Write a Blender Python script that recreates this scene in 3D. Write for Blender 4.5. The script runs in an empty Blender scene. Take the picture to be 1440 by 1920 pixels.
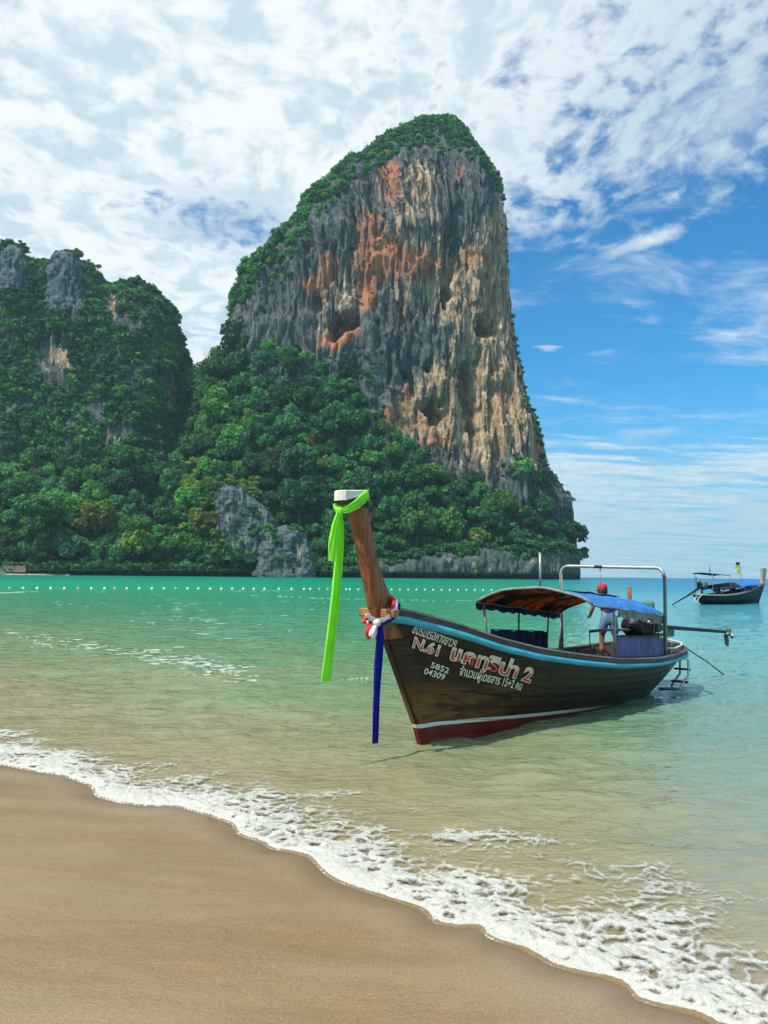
import bpy, math, random
import numpy as np
from mathutils import Vector, Matrix

# ------------------------------------------------------------------ camera, sky, sun, exposure
scene = bpy.context.scene
COL = scene.collection
random.seed(7)
rng = np.random.default_rng(11)

H, F = 2.4, 1440.0                     # eye height (m), focal length in photo pixels
PITCH, ROLL = math.radians(4.68), math.radians(0.55)
cam_d = bpy.data.cameras.new("camera")
cam_d.sensor_width = 36.0
cam_d.lens = 27.0
cam_d.clip_start, cam_d.clip_end = 0.1, 20000.0
cam = bpy.data.objects.new("camera", cam_d)
cam.location = (0, 0, H)
cam.rotation_euler = (Matrix.Rotation(math.pi / 2 + PITCH, 3, 'X') @ Matrix.Rotation(ROLL, 3, 'Z')).to_euler()
COL.objects.link(cam)
scene.camera = cam

SUN_EL, SUN_AZ = math.radians(54), math.radians(-130)      # azimuth from +Y towards +X: high on the left
SKY_STRENGTH = 0.1
SUN_STRENGTH = 4.2
sun_dir = Vector((math.sin(SUN_AZ) * math.cos(SUN_EL), math.cos(SUN_AZ) * math.cos(SUN_EL), math.sin(SUN_EL)))
sd = bpy.data.lights.new("sun", 'SUN')
sd.energy = SUN_STRENGTH
sd.angle = math.radians(0.6)
sd.color = (1.0, 0.94, 0.84)
so = bpy.data.objects.new("sun", sd)
so.rotation_euler = sun_dir.to_track_quat('Z', 'Y').to_euler()
so.location = (60, -60, 120)
COL.objects.link(so)

vs = scene.view_settings
vs.view_transform = 'Standard'
vs.look = 'None'
vs.exposure = 0.28
vs.gamma = 1.0
vs.use_curve_mapping = False
try:
    scene.cycles.use_denoising = True
    scene.cycles.max_bounces = 8
    scene.cycles.transparent_max_bounces = 8
    scene.cycles.volume_bounces = 0
    scene.cycles.caustics_reflective = False
    scene.cycles.caustics_refractive = False
    scene.cycles.sample_clamp_indirect = 6.0
    scene.cycles.sample_clamp_direct = 6.0
except Exception:
    pass


class G:
    """A little node-tree writer: G(tree).add('ShaderNodeX', input=value)"""
    def __init__(s, tree):
        s.t = tree
        s.n = tree.nodes
        s.l = tree.links

    def add(s, typ, _p=None, **kw):
        nd = s.n.new(typ)
        for k, v in (_p or {}).items():
            setattr(nd, k, v)
        for k, v in kw.items():
            key = int(k[1:]) if k[0] == 'i' and k[1:].isdigit() else k.replace('_', ' ')
            s.put(nd.inputs[key], v)
        return nd

    def put(s, sock, v):
        if isinstance(v, bpy.types.NodeSocket):
            s.l.new(v, sock)
        elif isinstance(v, bpy.types.Node):
            s.l.new(v.outputs[0], sock)
        else:
            if sock.type == 'RGBA' and len(v) == 3:
                v = (*v, 1.0)
            sock.default_value = v

    def m(s, op, a, b=0.0, c=0.0, clamp=False):
        nd = s.n.new('ShaderNodeMath')
        nd.operation = op
        nd.use_clamp = clamp
        s.put(nd.inputs[0], a)
        s.put(nd.inputs[1], b)
        s.put(nd.inputs[2], c)
        return nd.outputs[0]

    def v(s, op, a, b=(0, 0, 0)):
        nd = s.n.new('ShaderNodeVectorMath')
        nd.operation = op
        s.put(nd.inputs[0], a)
        s.put(nd.inputs[1], b)
        return nd.outputs[0]

    def ss(s, x, lo, hi, a=0.0, b=1.0):
        """smoothstep of x from lo..hi to a..b"""
        nd = s.n.new('ShaderNodeMapRange')
        nd.interpolation_type = 'SMOOTHSTEP'
        s.put(nd.inputs['Value'], x)
        flip = lo > hi
        if flip:
            lo, hi, a, b = hi, lo, b, a
        nd.inputs['From Min'].default_value = lo
        nd.inputs['From Max'].default_value = hi
        nd.inputs['To Min'].default_value = a
        nd.inputs['To Max'].default_value = b
        return nd.outputs[0]

    def mix(s, f, a, b, mode='MIX'):
        nd = s.n.new('ShaderNodeMix')
        nd.data_type = 'RGBA'
        nd.blend_type = mode
        s.put(nd.inputs[0], f)
        s.put(nd.inputs[6], a)
        s.put(nd.inputs[7], b)
        return nd.outputs[2]

    def noise(s, vec, scale, detail=4.0, rough=0.55, dist=0.0, out=0):
        nd = s.n.new('ShaderNodeTexNoise')
        s.put(nd.inputs['Vector'], vec)
        nd.inputs['Scale'].default_value = scale
        nd.inputs['Detail'].default_value = detail
        nd.inputs['Roughness'].default_value = rough
        nd.inputs['Distortion'].default_value = dist
        return nd.outputs[out]

    def ramp(s, f, stops, interp='LINEAR'):
        nd = s.n.new('ShaderNodeValToRGB')
        nd.color_ramp.interpolation = interp
        els = nd.color_ramp.elements
        while len(els) < len(stops):
            els.new(0.5)
        for e, (p, c) in zip(els, stops):
            e.position = p
            e.color = (*c, 1.0)
        s.put(nd.inputs[0], f)
        return nd.outputs[0]

    def gauss(s, x, mu, sig):
        d = s.m('DIVIDE', s.m('SUBTRACT', x, mu), sig)
        return s.m('EXPONENT', s.m('MULTIPLY', s.m('MULTIPLY', d, d), -1.0))


# ---- world: Nishita sky with procedural altocumulus sheet (direction space, all round)
world = bpy.data.worlds.new("World")
scene.world = world
world.use_nodes = True
g = G(world.node_tree)
g.n.clear()
sky = g.add('ShaderNodeTexSky', {'sky_type': 'NISHITA', 'sun_disc': False, 'sun_elevation': SUN_EL, 'sun_rotation': SUN_AZ,
                                 'air_density': 1.0, 'dust_density': 0.4, 'ozone_density': 2.5})
tc = g.add('ShaderNodeTexCoord')
dvec = g.v('NORMALIZE', tc.outputs['Generated'])
sx = g.add('ShaderNodeSeparateXYZ', Vector=dvec)
dx, dy, dz = sx.outputs
el = g.m('ARCSINE', dz)
az = g.m('ARCTAN2', dx, dy)
zz = g.m('ADD', g.m('MAXIMUM', dz, 0.0), 0.10)
pc = g.add('ShaderNodeCombineXYZ', X=g.m('DIVIDE', dx, zz), Y=g.m('DIVIDE', dy, zz), Z=0.0).outputs[0]
warp = g.noise(pc, 2.2, 3.0, 0.5, out=1)
pw = g.v('ADD', pc, g.v('MULTIPLY', g.v('SUBTRACT', warp, (0.5, 0.5, 0.5)), (0.22, 0.22, 0.0)))
n_big = g.noise(pw, 1.3, 3.0, 0.5)
n_mid = g.noise(pw, 5.0, 6.0, 0.58)
n_puff = g.noise(g.v('MULTIPLY', pw, (1.0, 0.75, 1.0)), 16.0, 4.0, 0.55)
n_streak = g.noise(g.v('MULTIPLY', pw, (0.6, 2.2, 1.0)), 3.0, 6.0, 0.6)
hi = g.ss(el, 0.33, 0.50)
# coverage: the sheet fills the upper and left sky, thins to the right
cov = g.m('MULTIPLY', hi, 0.265)
right = g.ss(az, 0.10, 0.42)
cov = g.m('SUBTRACT', cov, g.m('MULTIPLY', right, g.m('MULTIPLY', g.ss(el, 0.80, 0.40), 0.15)))
left = g.m('MULTIPLY', g.ss(az, 0.02, -0.12), g.ss(el, 0.05, 0.16))
cov = g.m('ADD', cov, g.m('MULTIPLY', left, g.m('SUBTRACT', 0.30, g.m('MULTIPLY', hi, 0.14))))
cov = g.m('SUBTRACT', cov, g.m('MULTIPLY', g.gauss(el, 0.440, 0.050), g.m('MULTIPLY', g.gauss(az, -0.20, 0.17), 0.22)))
low = g.m('MULTIPLY', g.ss(el, 0.21, 0.13), g.ss(az, -0.1, 0.12))
cov = g.m('ADD', cov, g.m('MULTIPLY', low, 0.34))
cov = g.m('ADD', cov, g.m('MULTIPLY', g.gauss(g.m('SUBTRACT', el, g.m('MULTIPLY', g.m('SUBTRACT', az, 0.325), 0.22)), 0.398, 0.013), g.m('MULTIPLY', g.gauss(az, 0.325, 0.075), 0.24)))
cov = g.m('ADD', cov, g.m('MULTIPLY', g.gauss(el, 0.315, 0.012), g.m('MULTIPLY', g.gauss(az, 0.455, 0.03), 0.30)))
cov = g.m('ADD', cov, g.m('MULTIPLY', g.gauss(el, 0.285, 0.007), g.m('MULTIPLY', g.gauss(az, 0.215, 0.02), 0.22)))
fld = g.m('ADD', g.m('MULTIPLY', n_mid, 0.34), g.m('MULTIPLY', n_puff, 0.58))
fld = g.m('ADD', fld, g.m('MULTIPLY', n_big, 0.20))
fld_low = g.m('ADD', g.m('MULTIPLY', n_streak, 0.85), g.m('MULTIPLY', n_big, 0.25))
lowmix = g.ss(el, 0.46, 0.30)
fld = g.m('ADD', g.m('MULTIPLY', fld, g.m('SUBTRACT', 1.0, lowmix)), g.m('MULTIPLY', fld_low, lowmix))
dens_ = g.m('ADD', fld, cov)
dens = g.ss(dens_, 0.60, 0.83)
thick = g.ss(g.m('ADD', g.m('MULTIPLY', n_puff, 0.65), g.m('MULTIPLY', n_mid, 0.55)), 0.52, 0.72)
cl = g.mix(thick, (8.1, 8.5, 8.7), (5.2, 6.4, 7.1))
lowsky = g.ss(el, 0.34, 0.0)
cl = g.mix(g.m('MULTIPLY', lowsky, 0.8), cl, (4.2, 6.2, 7.3))
blue = g.mix(1.0, sky.outputs[0], (0.22, 0.98, 1.36), 'MULTIPLY')
pale = g.m('MULTIPLY', g.ss(el, 0.26, 0.0), 0.80)
blue = g.mix(pale, blue, (2.3, 4.7, 6.4))
wis = g.noise(g.v('MULTIPLY', g.v('ADD', pw, (7.3, 2.1, 0.0)), (0.9, 1.6, 1.0)), 1.9, 7.0, 0.66, 0.5)
wisp = g.m('MULTIPLY', g.m('MULTIPLY', g.ss(wis, 0.47, 0.74), 0.62), g.ss(el, 0.12, 0.22))
dens = g.m('MAXIMUM', dens, wisp)
skyc = g.mix(g.m('MULTIPLY', dens, 0.96), blue, cl)
bg = g.add('ShaderNodeBackground', Color=skyc, Strength=SKY_STRENGTH)
wo = g.add('ShaderNodeOutputWorld')
g.l.new(bg.outputs[0], wo.inputs['Surface'])

# ------------------------------------------------------------------ geometry helpers
_c, _s = math.cos(math.pi / 2 + PITCH), math.sin(math.pi / 2 + PITCH)
_cz, _sz = math.cos(ROLL), math.sin(ROLL)
CR = np.array([[1, 0, 0], [0, _c, -_s], [0, _s, _c]]) @ np.array([[_cz, -_sz, 0], [_sz, _cz, 0], [0, 0, 1]])
CAM = np.array([0, 0, H])


def rays(px, py):
    px, py = np.broadcast_arrays(np.asarray(px, float), np.asarray(py, float))
    d = np.stack([(px - 720) / F, -(py - 960) / F, -np.ones_like(px)], -1)
    return d @ CR.T


def at(px, py, Y):
    """the point of the photo pixel's line of sight that lies Y metres ahead"""
    d = rays(px, py)
    return CAM + d * (np.asarray(Y, float) / d[..., 1])[..., None]


def on_water(px, py, z=0.0):
    d = rays(px, py)
    return CAM + d * ((z - H) / d[..., 2])[..., None]


def project(P):
    q = (np.asarray(P, float) - CAM) @ CR
    return 720 + F * q[..., 0] / -q[..., 2], 960 - F * q[..., 1] / -q[..., 2]


def smooth(x, a, b):
    t = np.clip((x - a) / (b - a), 0, 1)
    return t * t * (3 - 2 * t)


# vectorised gradient noise
_perm = np.random.default_rng(3).permutation(256)
_perm = np.concatenate([_perm, _perm, _perm])
_grad = np.random.default_rng(4).normal(size=(256, 3))
_grad /= np.linalg.norm(_grad, axis=1)[:, None]


def pnoise(x, y, z=0.0):
    x, y, z = np.broadcast_arrays(np.asarray(x, float), np.asarray(y, float), np.asarray(z, float))
    xi, yi, zi = np.floor(x).astype(int), np.floor(y).astype(int), np.floor(z).astype(int)
    xf, yf, zf = x - xi, y - yi, z - zi
    xi &= 255; yi &= 255; zi &= 255
    u, v, w = [f * f * f * (f * (f * 6 - 15) + 10) for f in (xf, yf, zf)]
    r = np.zeros(x.shape)
    for a in (0, 1):
        for b in (0, 1):
            for c in (0, 1):
                gi = _grad[_perm[_perm[_perm[(xi + a) & 255] + ((yi + b) & 255)] + ((zi + c) & 255)]]
                dt = gi[..., 0] * (xf - a) + gi[..., 1] * (yf - b) + gi[..., 2] * (zf - c)
                r += dt * (u if a else 1 - u) * (v if b else 1 - v) * (w if c else 1 - w)
    return r * 1.6


def fbm(x, y, z=0.0, oct=4, gain=0.5, lac=2.03):
    r, a = 0.0, 1.0
    for i in range(oct):
        r = r + a * pnoise(x + 13.1 * i, y - 7.7 * i, z + 3.3 * i)
        x, y, z, a = np.asarray(x) * lac, np.asarray(y) * lac, np.asarray(z) * lac, a * gain
    return r


def ridged(x, y, z=0.0, oct=4, gain=0.5):
    r, a = 0.0, 1.0
    for i in range(oct):
        r = r + a * (1 - 2 * np.abs(pnoise(x + 5.1 * i, y + 9.7 * i, z)))
        x, y, z, a = np.asarray(x) * 2.1, np.asarray(y) * 2.1, np.asarray(z) * 2.1, a * gain
    return r


def worley(x, y, seed=0):
    """distance to nearest and second nearest random point"""
    xi, yi = np.floor(x).astype(int), np.floor(y).astype(int)
    f1 = np.full(x.shape, 9.0); f2 = np.full(x.shape, 9.0)
    for a in (-1, 0, 1):
        for b in (-1, 0, 1):
            cx, cy = xi + a, yi + b
            h = _perm[_perm[(cx + seed * 17) & 255] + (cy & 255)]
            px = cx + (h * 0.61803) % 1.0
            py = cy + (_perm[h] * 0.41421 + 0.13) % 1.0
            d = np.hypot(px - x, py - y)
            f2 = np.where(d < f1, f1, np.minimum(f2, d))
            f1 = np.minimum(f1, d)
    return f1, f2


def tag(o, label=None, cat=None, group=None, kind=None):
    if label: o['label'] = label
    if cat: o['category'] = cat
    if group: o['group'] = group
    if kind: o['kind'] = kind
    return o


def empty(name, loc=(0, 0, 0), rz=0.0):
    o = bpy.data.objects.new(name, None)
    o.location = loc
    o.rotation_euler = (0, 0, rz)
    o.empty_display_size = 0.2
    COL.objects.link(o)
    return o


def link(name, me, mat=None, parent=None):
    o = bpy.data.objects.new(name, me)
    if mat is not None and not me.materials:
        me.materials.append(mat)
    COL.objects.link(o)
    if parent is not None:
        o.parent = parent
    return o


def mesh_np(name, V, faces, smooth_=True, attrs=None):
    """faces: (n,k) int array or list of such arrays"""
    me = bpy.data.meshes.new(name)
    V = np.asarray(V, float).reshape(-1, 3)
    if isinstance(faces, np.ndarray):
        faces = [faces]
    faces = [np.asarray(f, int) for f in faces if len(f)]
    me.vertices.add(len(V))
    me.vertices.foreach_set('co', V.astype(np.float32).ravel())
    nl = sum(f.size for f in faces)
    npoly = sum(len(f) for f in faces)
    me.loops.add(nl)
    me.polygons.add(npoly)
    me.loops.foreach_set('vertex_index', np.concatenate([f.ravel() for f in faces]).astype(np.int32))
    tot = np.concatenate([np.full(len(f), f.shape[1]) for f in faces])
    st = np.concatenate([[0], np.cumsum(tot)[:-1]])
    me.polygons.foreach_set('loop_start', st.astype(np.int32))
    me.polygons.foreach_set('use_smooth', np.full(npoly, bool(smooth_)))
    for k, a in (attrs or {}).items():
        at_ = me.attributes.new(k, 'FLOAT', 'POINT')
        at_.data.foreach_set('value', np.asarray(a, np.float32).ravel())
    me.update(calc_edges=True)
    me.validate()
    return me


def grid_faces(nr, nc, wrap=False, flip=False):
    r = np.arange(nr - 1)[:, None]
    c = np.arange(nc if wrap else nc - 1)[None, :]
    c2 = (c + 1) % nc
    f = np.stack([r * nc + c, r * nc + c2, (r + 1) * nc + c2, (r + 1) * nc + c], -1).reshape(-1, 4)
    return f[:, ::-1] if flip else f


class MB:
    """collects shapes into one mesh"""
    def __init__(s):
        s.V, s.F4, s.F3, s.n = [], [], [], 0

    def add(s, V, F):
        V = np.asarray(V, float).reshape(-1, 3)
        F = np.asarray(F, int)
        if len(F):
            (s.F4 if F.shape[1] == 4 else s.F3).append(F + s.n)
        s.V.append(V)
        s.n += len(V)
        return s

    def grid(s, P, wrap=False, flip=False):
        P = np.asarray(P, float)
        return s.add(P, grid_faces(P.shape[0], P.shape[1], wrap, flip))

    def box(s, c, size, R=None, bev=0.0):
        hx, hy, hz = [k / 2 for k in size]
        b = bev
        if b <= 0:
            V = np.array([[x, y, z] for x in (-hx, hx) for y in (-hy, hy) for z in (-hz, hz)])
            Fq = np.array([[0, 1, 3, 2], [4, 6, 7, 5], [0, 4, 5, 1], [2, 3, 7, 6], [0, 2, 6, 4], [1, 5, 7, 3]])
            if R is not None: V = V @ np.asarray(R).T
            return s.add(V + np.asarray(c), Fq)
        ring = []
        for (z, ins) in ((-hz, b), (-hz + b, 0), (hz - b, 0), (hz, b)):
            X, Y = hx - ins, hy - ins
            k = b if ins == 0 else b * 0.5
            ring.append([[X - k, -Y, z], [X, -Y + k, z], [X, Y - k, z], [X - k, Y, z], [-X + k, Y, z], [-X, Y - k, z], [-X, -Y + k, z], [-X + k, -Y, z]])
        P = np.array(ring)
        V = P.reshape(-1, 3)
        Fq = grid_faces(4, 8, True)
        caps = np.array([[3, 2, 1, 0], [7, 6, 5, 4], [7, 4, 3, 0], [24, 25, 26, 27], [28, 29, 30, 31], [24, 27, 28, 31]])
        if R is not None: V = V @ np.asarray(R).T
        return s.add(V + np.asarray(c), np.concatenate([Fq, caps]))

    def tube(s, pts, r, n=8, cap=True, flat=None):
        pts = np.asarray(pts, float)
        k = len(pts)
        r = np.broadcast_to(np.asarray(r, float), (k,))
        T = np.gradient(pts, axis=0)
        T /= np.linalg.norm(T, axis=1)[:, None] + 1e-12
        up = np.array([0, 0, 1.0]) if abs(T[0][2]) < 0.9 else np.array([1.0, 0, 0])
        A = np.cross(T[0], up); A /= np.linalg.norm(A)
        a = np.linspace(0, 2 * np.pi, n, endpoint=False)
        P = np.zeros((k, n, 3))
        for i in range(k):
            A = A - T[i] * (A @ T[i]); A /= np.linalg.norm(A) + 1e-12
            B = np.cross(T[i], A)
            P[i] = pts[i] + r[i] * (np.cos(a)[:, None] * A + np.sin(a)[:, None] * B)
        base = s.n
        s.grid(P, wrap=True)
        if cap:
            c0, c1 = s.n, s.n + 1
            s.V.append(np.array([pts[0], pts[-1]])); s.n += 2
            j = np.arange(n); j2 = (j + 1) % n
            s.F3.append(np.stack([np.full(n, c0), base + j2, base + j], 1))
            o = base + (k - 1) * n
            s.F3.append(np.stack([np.full(n, c1), o + j, o + j2], 1))
        return s

    def lathe(s, c, prof, n=16, axis=(0, 0, 1)):
        ax = np.asarray(axis, float); ax /= np.linalg.norm(ax)
        up = np.array([0, 0, 1.0]) if abs(ax[2]) < 0.9 else np.array([1.0, 0, 0])
        A = np.cross(ax, up); A /= np.linalg.norm(A); B = np.cross(ax, A)
        a = np.linspace(0, 2 * np.pi, n, endpoint=False)
        P = np.array([np.asarray(c) + h * ax + r * (np.cos(a)[:, None] * A + np.sin(a)[:, None] * B) for r, h in prof])
        return s.grid(P, wrap=True)

    def mesh(s, name, smooth_=True):
        return mesh_np(name, np.concatenate(s.V), [np.concatenate(x) for x in (s.F4, s.F3) if x], smooth_)

    def build(s, name, mat, parent=None, smooth_=True):
        return link(name, s.mesh(name, smooth_), mat, parent)


# ------------------------------------------------------------------ materials
def new_mat(name):
    m = bpy.data.materials.new(name)
    m.use_nodes = True
    g = G(m.node_tree)
    g.n.clear()
    out = g.add('ShaderNodeOutputMaterial')
    b = g.add('ShaderNodeBsdfPrincipled')
    g.l.new(b.outputs[0], out.inputs[0])
    return m, g, b, out


def bump(g, b, h, strength=0.3, dist=0.02):
    nd = g.add('ShaderNodeBump', Height=h, Strength=strength, Distance=dist)
    g.l.new(nd.outputs[0], b.inputs['Normal'])
    return nd


def simple(name, col, rough=0.6, metal=0.0, var=0.25, scale=6.0, dirt=None, bumpd=0.003, stretch=(1, 1, 1)):
    m, g, b, o = new_mat(name)
    tc = g.add('ShaderNodeTexCoord').outputs['Object']
    v = g.v('MULTIPLY', tc, stretch)
    n = g.noise(v, scale, 5.0, 0.6)
    dark = tuple(c * (1 - var) for c in col)
    lite = tuple(min(1, c * (1 + var)) for c in col)
    c = g.mix(g.ss(n, 0.3, 0.7), dark, lite)
    if dirt is not None:
        n2 = g.noise(v, scale * 2.7, 6.0, 0.65)
        c = g.mix(g.ss(n2, 0.52, 0.72), c, dirt)
    g.put(b.inputs['Base Color'], c)
    b.inputs['Metallic'].default_value = metal
    g.put(b.inputs['Roughness'], g.ss(n, 0.2, 0.8, max(0.05, rough - 0.1), min(1, rough + 0.12)))
    if bumpd:
        bump(g, b, g.noise(v, scale * 6, 4.0, 0.6), 0.5, bumpd)
    return m

# ================================================================== SHORE: sand, sea, foam
_sh_px = np.array([(-60, 1418), (0, 1434), (60, 1446), (120, 1455), (172, 1474), (182, 1494), (225, 1506), (275, 1512), (330, 1512), (395, 1530), (438, 1545), (448, 1566),
                   (500, 1582), (506, 1592), (545, 1597), (582, 1607), (612, 1640), (640, 1656), (700, 1676), (760, 1694), (798, 1706), (812, 1731), (860, 1738), (905, 1735), (912, 1757),
                   (950, 1770), (990, 1780), (1010, 1795), (1040, 1812), (1090, 1824), (1150, 1835), (1180, 1848), (1190, 1872), (1240, 1888), (1290, 1895), (1325, 1908), (1345, 1922), (1400, 1935)], float)
_sh = on_water(_sh_px[:, 0], _sh_px[:, 1])[:, :2]
_sh = np.concatenate([[(-60, 58), (-30, 33), (-17, 21), (-9.5, 14.2), (-7.2, 12.1)], _sh, [(2.6, 3.75), (3.8, 2.7), (5.5, 1.2), (9, -2), (18, -9), (50, -30)]])
_seg = np.hypot(*np.diff(_sh, axis=0).T)
_L = np.concatenate([[0], np.cumsum(_seg)])
_l = np.arange(0, _L[-1], 0.05)
SHORE = np.stack([np.interp(_l, _L, _sh[:, 0]), np.interp(_l, _L, _sh[:, 1])], 1)


def gsm(a, sig):
    k = int(3 * sig)
    w = np.exp(-0.5 * (np.arange(-k, k + 1) / sig) ** 2); w /= w.sum()
    return np.stack([np.convolve(np.pad(a[:, i], k, mode='edge'), w, 'valid') for i in range(a.shape[1])], 1)


SHORE = gsm(SHORE, 0.8)
SMOOTH = gsm(SHORE, 22)
_tan = np.gradient(SMOOTH, axis=0); _tan /= np.hypot(_tan[:, 0], _tan[:, 1])[:, None]
_nor = np.stack([-_tan[:, 1], _tan[:, 0]], 1)          # offshore
_near = (SHORE[:, 0] > -9) & (SHORE[:, 0] < 6)


def shore_d(x, y):
    """signed distance to the water's edge, positive offshore"""
    x, y = np.asarray(x, float), np.asarray(y, float)
    out = np.full(x.shape, 1e9).ravel()
    P = np.stack([x.ravel(), y.ravel()], 1)
    A = SHORE[::3]
    A = A[[0, *range(1, len(A) - 1), -1]]
    B_ = A[1:] - A[:-1]
    L2 = (B_ ** 2).sum(1)
    sgn = np.ones(len(P))
    for k0 in range(0, len(P), 4000):
        p = P[k0:k0 + 4000]
        # coarse: nearest vertex, then refine on its two segments
        d2 = ((p[:, None, :] - A[None]) ** 2).sum(-1)
        j = d2.argmin(1)
        best = np.full(len(p), 1e18); sg = np.ones(len(p))
        for o in (-1, 0):
            q = np.clip(j + o, 0, len(B_) - 1)
            r = p - A[q]
            t = np.clip((r * B_[q]).sum(1) / L2[q], 0, 1)
            e = r - t[:, None] * B_[q]
            dd = (e ** 2).sum(1)
            cr = B_[q][:, 0] * r[:, 1] - B_[q][:, 1] * r[:, 0]
            up = dd < best
            sg = np.where(up, np.sign(cr), sg); best = np.where(up, dd, best)
        out[k0:k0 + 4000] = np.sqrt(best) * sg
    return out.reshape(x.shape)


def axis_grid(a0, a1, step, far0, far1, growth=1.12):
    c = list(np.arange(a0, a1, step))
    s, v = step, c[-1]
    while v < far1:
        s *= growth; v += s; c.append(v)
    s, v = step, c[0]
    lo = []
    while v > far0:
        s *= growth; v -= s; lo.append(v)
    return np.array(lo[::-1] + c)


def coarse_d(x, y):
    """fast signed distance through a lookup for the far field"""
    return shore_d(x, y)


# ---- sand sheet
gx = axis_grid(-6.5, 3.6, 0.05, -90, 90)
gy = axis_grid(3.2, 12.5, 0.05, -80, 60)
X, Y = np.meshgrid(gx, gy)
D = shore_d(X, Y)
land = np.maximum(-D, 0)
Z = np.where(D < 0, 0.078 * np.minimum(land, 5) + 0.035 * np.clip(land - 5, 0, 12), -0.075 * np.minimum(D, 25))
u_ = X * 0.9 + Y * 0.25
rip = fbm(X * 0.5, Y * 2.0, 1.0, 4) * 0.012 + fbm(X * 2.5, Y * 9, 2.0, 3) * 0.0030
Z = Z + rip * smooth(np.abs(D), 0.0, 1.0)
sand_me = mesh_np("beach_sand", np.stack([X, Y, Z], -1), grid_faces(*X.shape), True, {'shore': D})
m, g, b, o = new_mat("wet_sand")
pos = g.add('ShaderNodeNewGeometry').outputs['Position']
dd = g.add('ShaderNodeAttribute', {'attribute_name': 'shore'}).outputs['Fac']
nz1 = g.noise(g.v('MULTIPLY', pos, (0.35, 1.4, 1)), 1.2, 5.0, 0.6)
nz2 = g.noise(pos, 90.0, 3.0, 0.7)
nz3 = g.noise(g.v('MULTIPLY', pos, (1.2, 7.0, 1)), 3.0, 4.0, 0.65)
col = g.mix(g.ss(nz1, 0.32, 0.68), (0.196, 0.130, 0.060), (0.235, 0.174, 0.095))
col = g.mix(g.m('MULTIPLY', g.ss(nz3, 0.45, 0.72), 0.6), col, (0.27, 0.175, 0.085))
col = g.mix(g.m('MULTIPLY', g.ss(nz2, 0.40, 0.75), 0.45), col, (0.50, 0.37, 0.20))
col = g.mix(g.m('MULTIPLY', g.ss(nz2, 0.42, 0.28), 0.40), col, (0.15, 0.09, 0.045))
wet = g.ss(dd, -0.35, -0.02)
col = g.mix(g.m('MULTIPLY', wet, 0.75), col, (0.13, 0.09, 0.05))
g.put(b.inputs['Base Color'], col)
sheen = g.ss(g.noise(g.v('ADD', g.v('MULTIPLY', pos, (0.55, 0.22, 0)), (0.35, 0.0, 0.0)), 0.9, 3.0, 0.5), 0.42, 0.60)
rg = g.m('SUBTRACT', g.m("SUBTRACT", 0.38, g.m("MULTIPLY", sheen, 0.22)), g.m('MULTIPLY', g.ss(dd, -2.6, -0.2), 0.13))
g.put(b.inputs['Roughness'], rg)
b.inputs['Specular IOR Level'].default_value = 0.45
hh = g.m('ADD', g.m('MULTIPLY', nz2, 0.25), g.m('MULTIPLY', g.noise(g.v('MULTIPLY', pos, (0.8, 2.2, 1)), 22.0, 4.0, 0.65), 0.8))
bump(g, b, hh, 0.5, 0.012)
tag(link("beach_sand", sand_me, m), "smooth wet brown sand sloping down to the foam", kind='structure')

# ---- sea sheet
pyo = np.concatenate([np.linspace(2600, 1160, 60), np.linspace(1150, 8, 620), np.geomspace(7.6, 0.55, 46)])
rr = H * F / pyo
th = np.concatenate([np.linspace(-0.95, 0.70, 400), np.linspace(0.71, 1.75, 90)])
Rr, Th = np.meshgrid(rr, th, indexing='ij')
X, Y = Rr * np.sin(Th), Rr * np.cos(Th)
D = shore_d(X, Y)
s1, s2 = on_water(0, 1196)[:2], on_water(470, 1280)[:2]
sv = s2 - s1; sl = np.hypot(*sv); sv /= sl


def sea_z(X, Y, D):
    Rr = np.hypot(X, Y)
    amp_n = smooth(D, 0.1, 3.0)
    far = smooth(Rr, 12, 40)
    ca, sa = math.cos(0.25), math.sin(0.25)
    Xr, Yr = X * ca + Y * sa, -X * sa + Y * ca
    lod1 = 1 - smooth(Rr, 35, 80)
    lod2 = 1 - smooth(Rr, 120, 320)
    wv = 0.045 * ridged(Xr * 0.35, Yr * 0.95, 0.0, 2) * lod1
    wv = wv + (0.030 * fbm(Xr * 1.3, Yr * 3.4, 3.0, 2) + 0.011 * fbm(X * 4.5, Y * 8.0, 5.0, 2)) * lod1
    wv = wv + (0.075 * fbm(Xr * 0.10, Yr * 0.30, 7.0, 3) + 0.028 * ridged(Xr * 0.3, Yr * 0.8, 9.0, 2)) * far * lod2
    al = ((X - s1[0]) * sv[0] + (Y - s1[1]) * sv[1]) / sl
    ac = -(X - s1[0]) * sv[1] + (Y - s1[1]) * sv[0] + 0.9 * pnoise(X * 0.25, Y * 0.25)
    sw = np.exp(-(ac / 1.0) ** 2) * smooth(al, -0.2, 0.2) * (1 - smooth(al, 0.85, 1.15))
    wv = wv + sw * (0.035 + 0.045 * ridged(Xr * 0.9, Yr * 2.6, 2.0, 2) + 0.02 * fbm(X * 3, Y * 6, 8.0, 2))
    glit = np.exp(-((X + 3.0) / 5) ** 2 - ((Y - 25) / 7) ** 2)
    wv = wv + glit * 0.04 * ridged(Xr * 0.8, Yr * 2.4, 4.0, 2)
    return wv * amp_n


Z = sea_z(X, Y, D)
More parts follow.
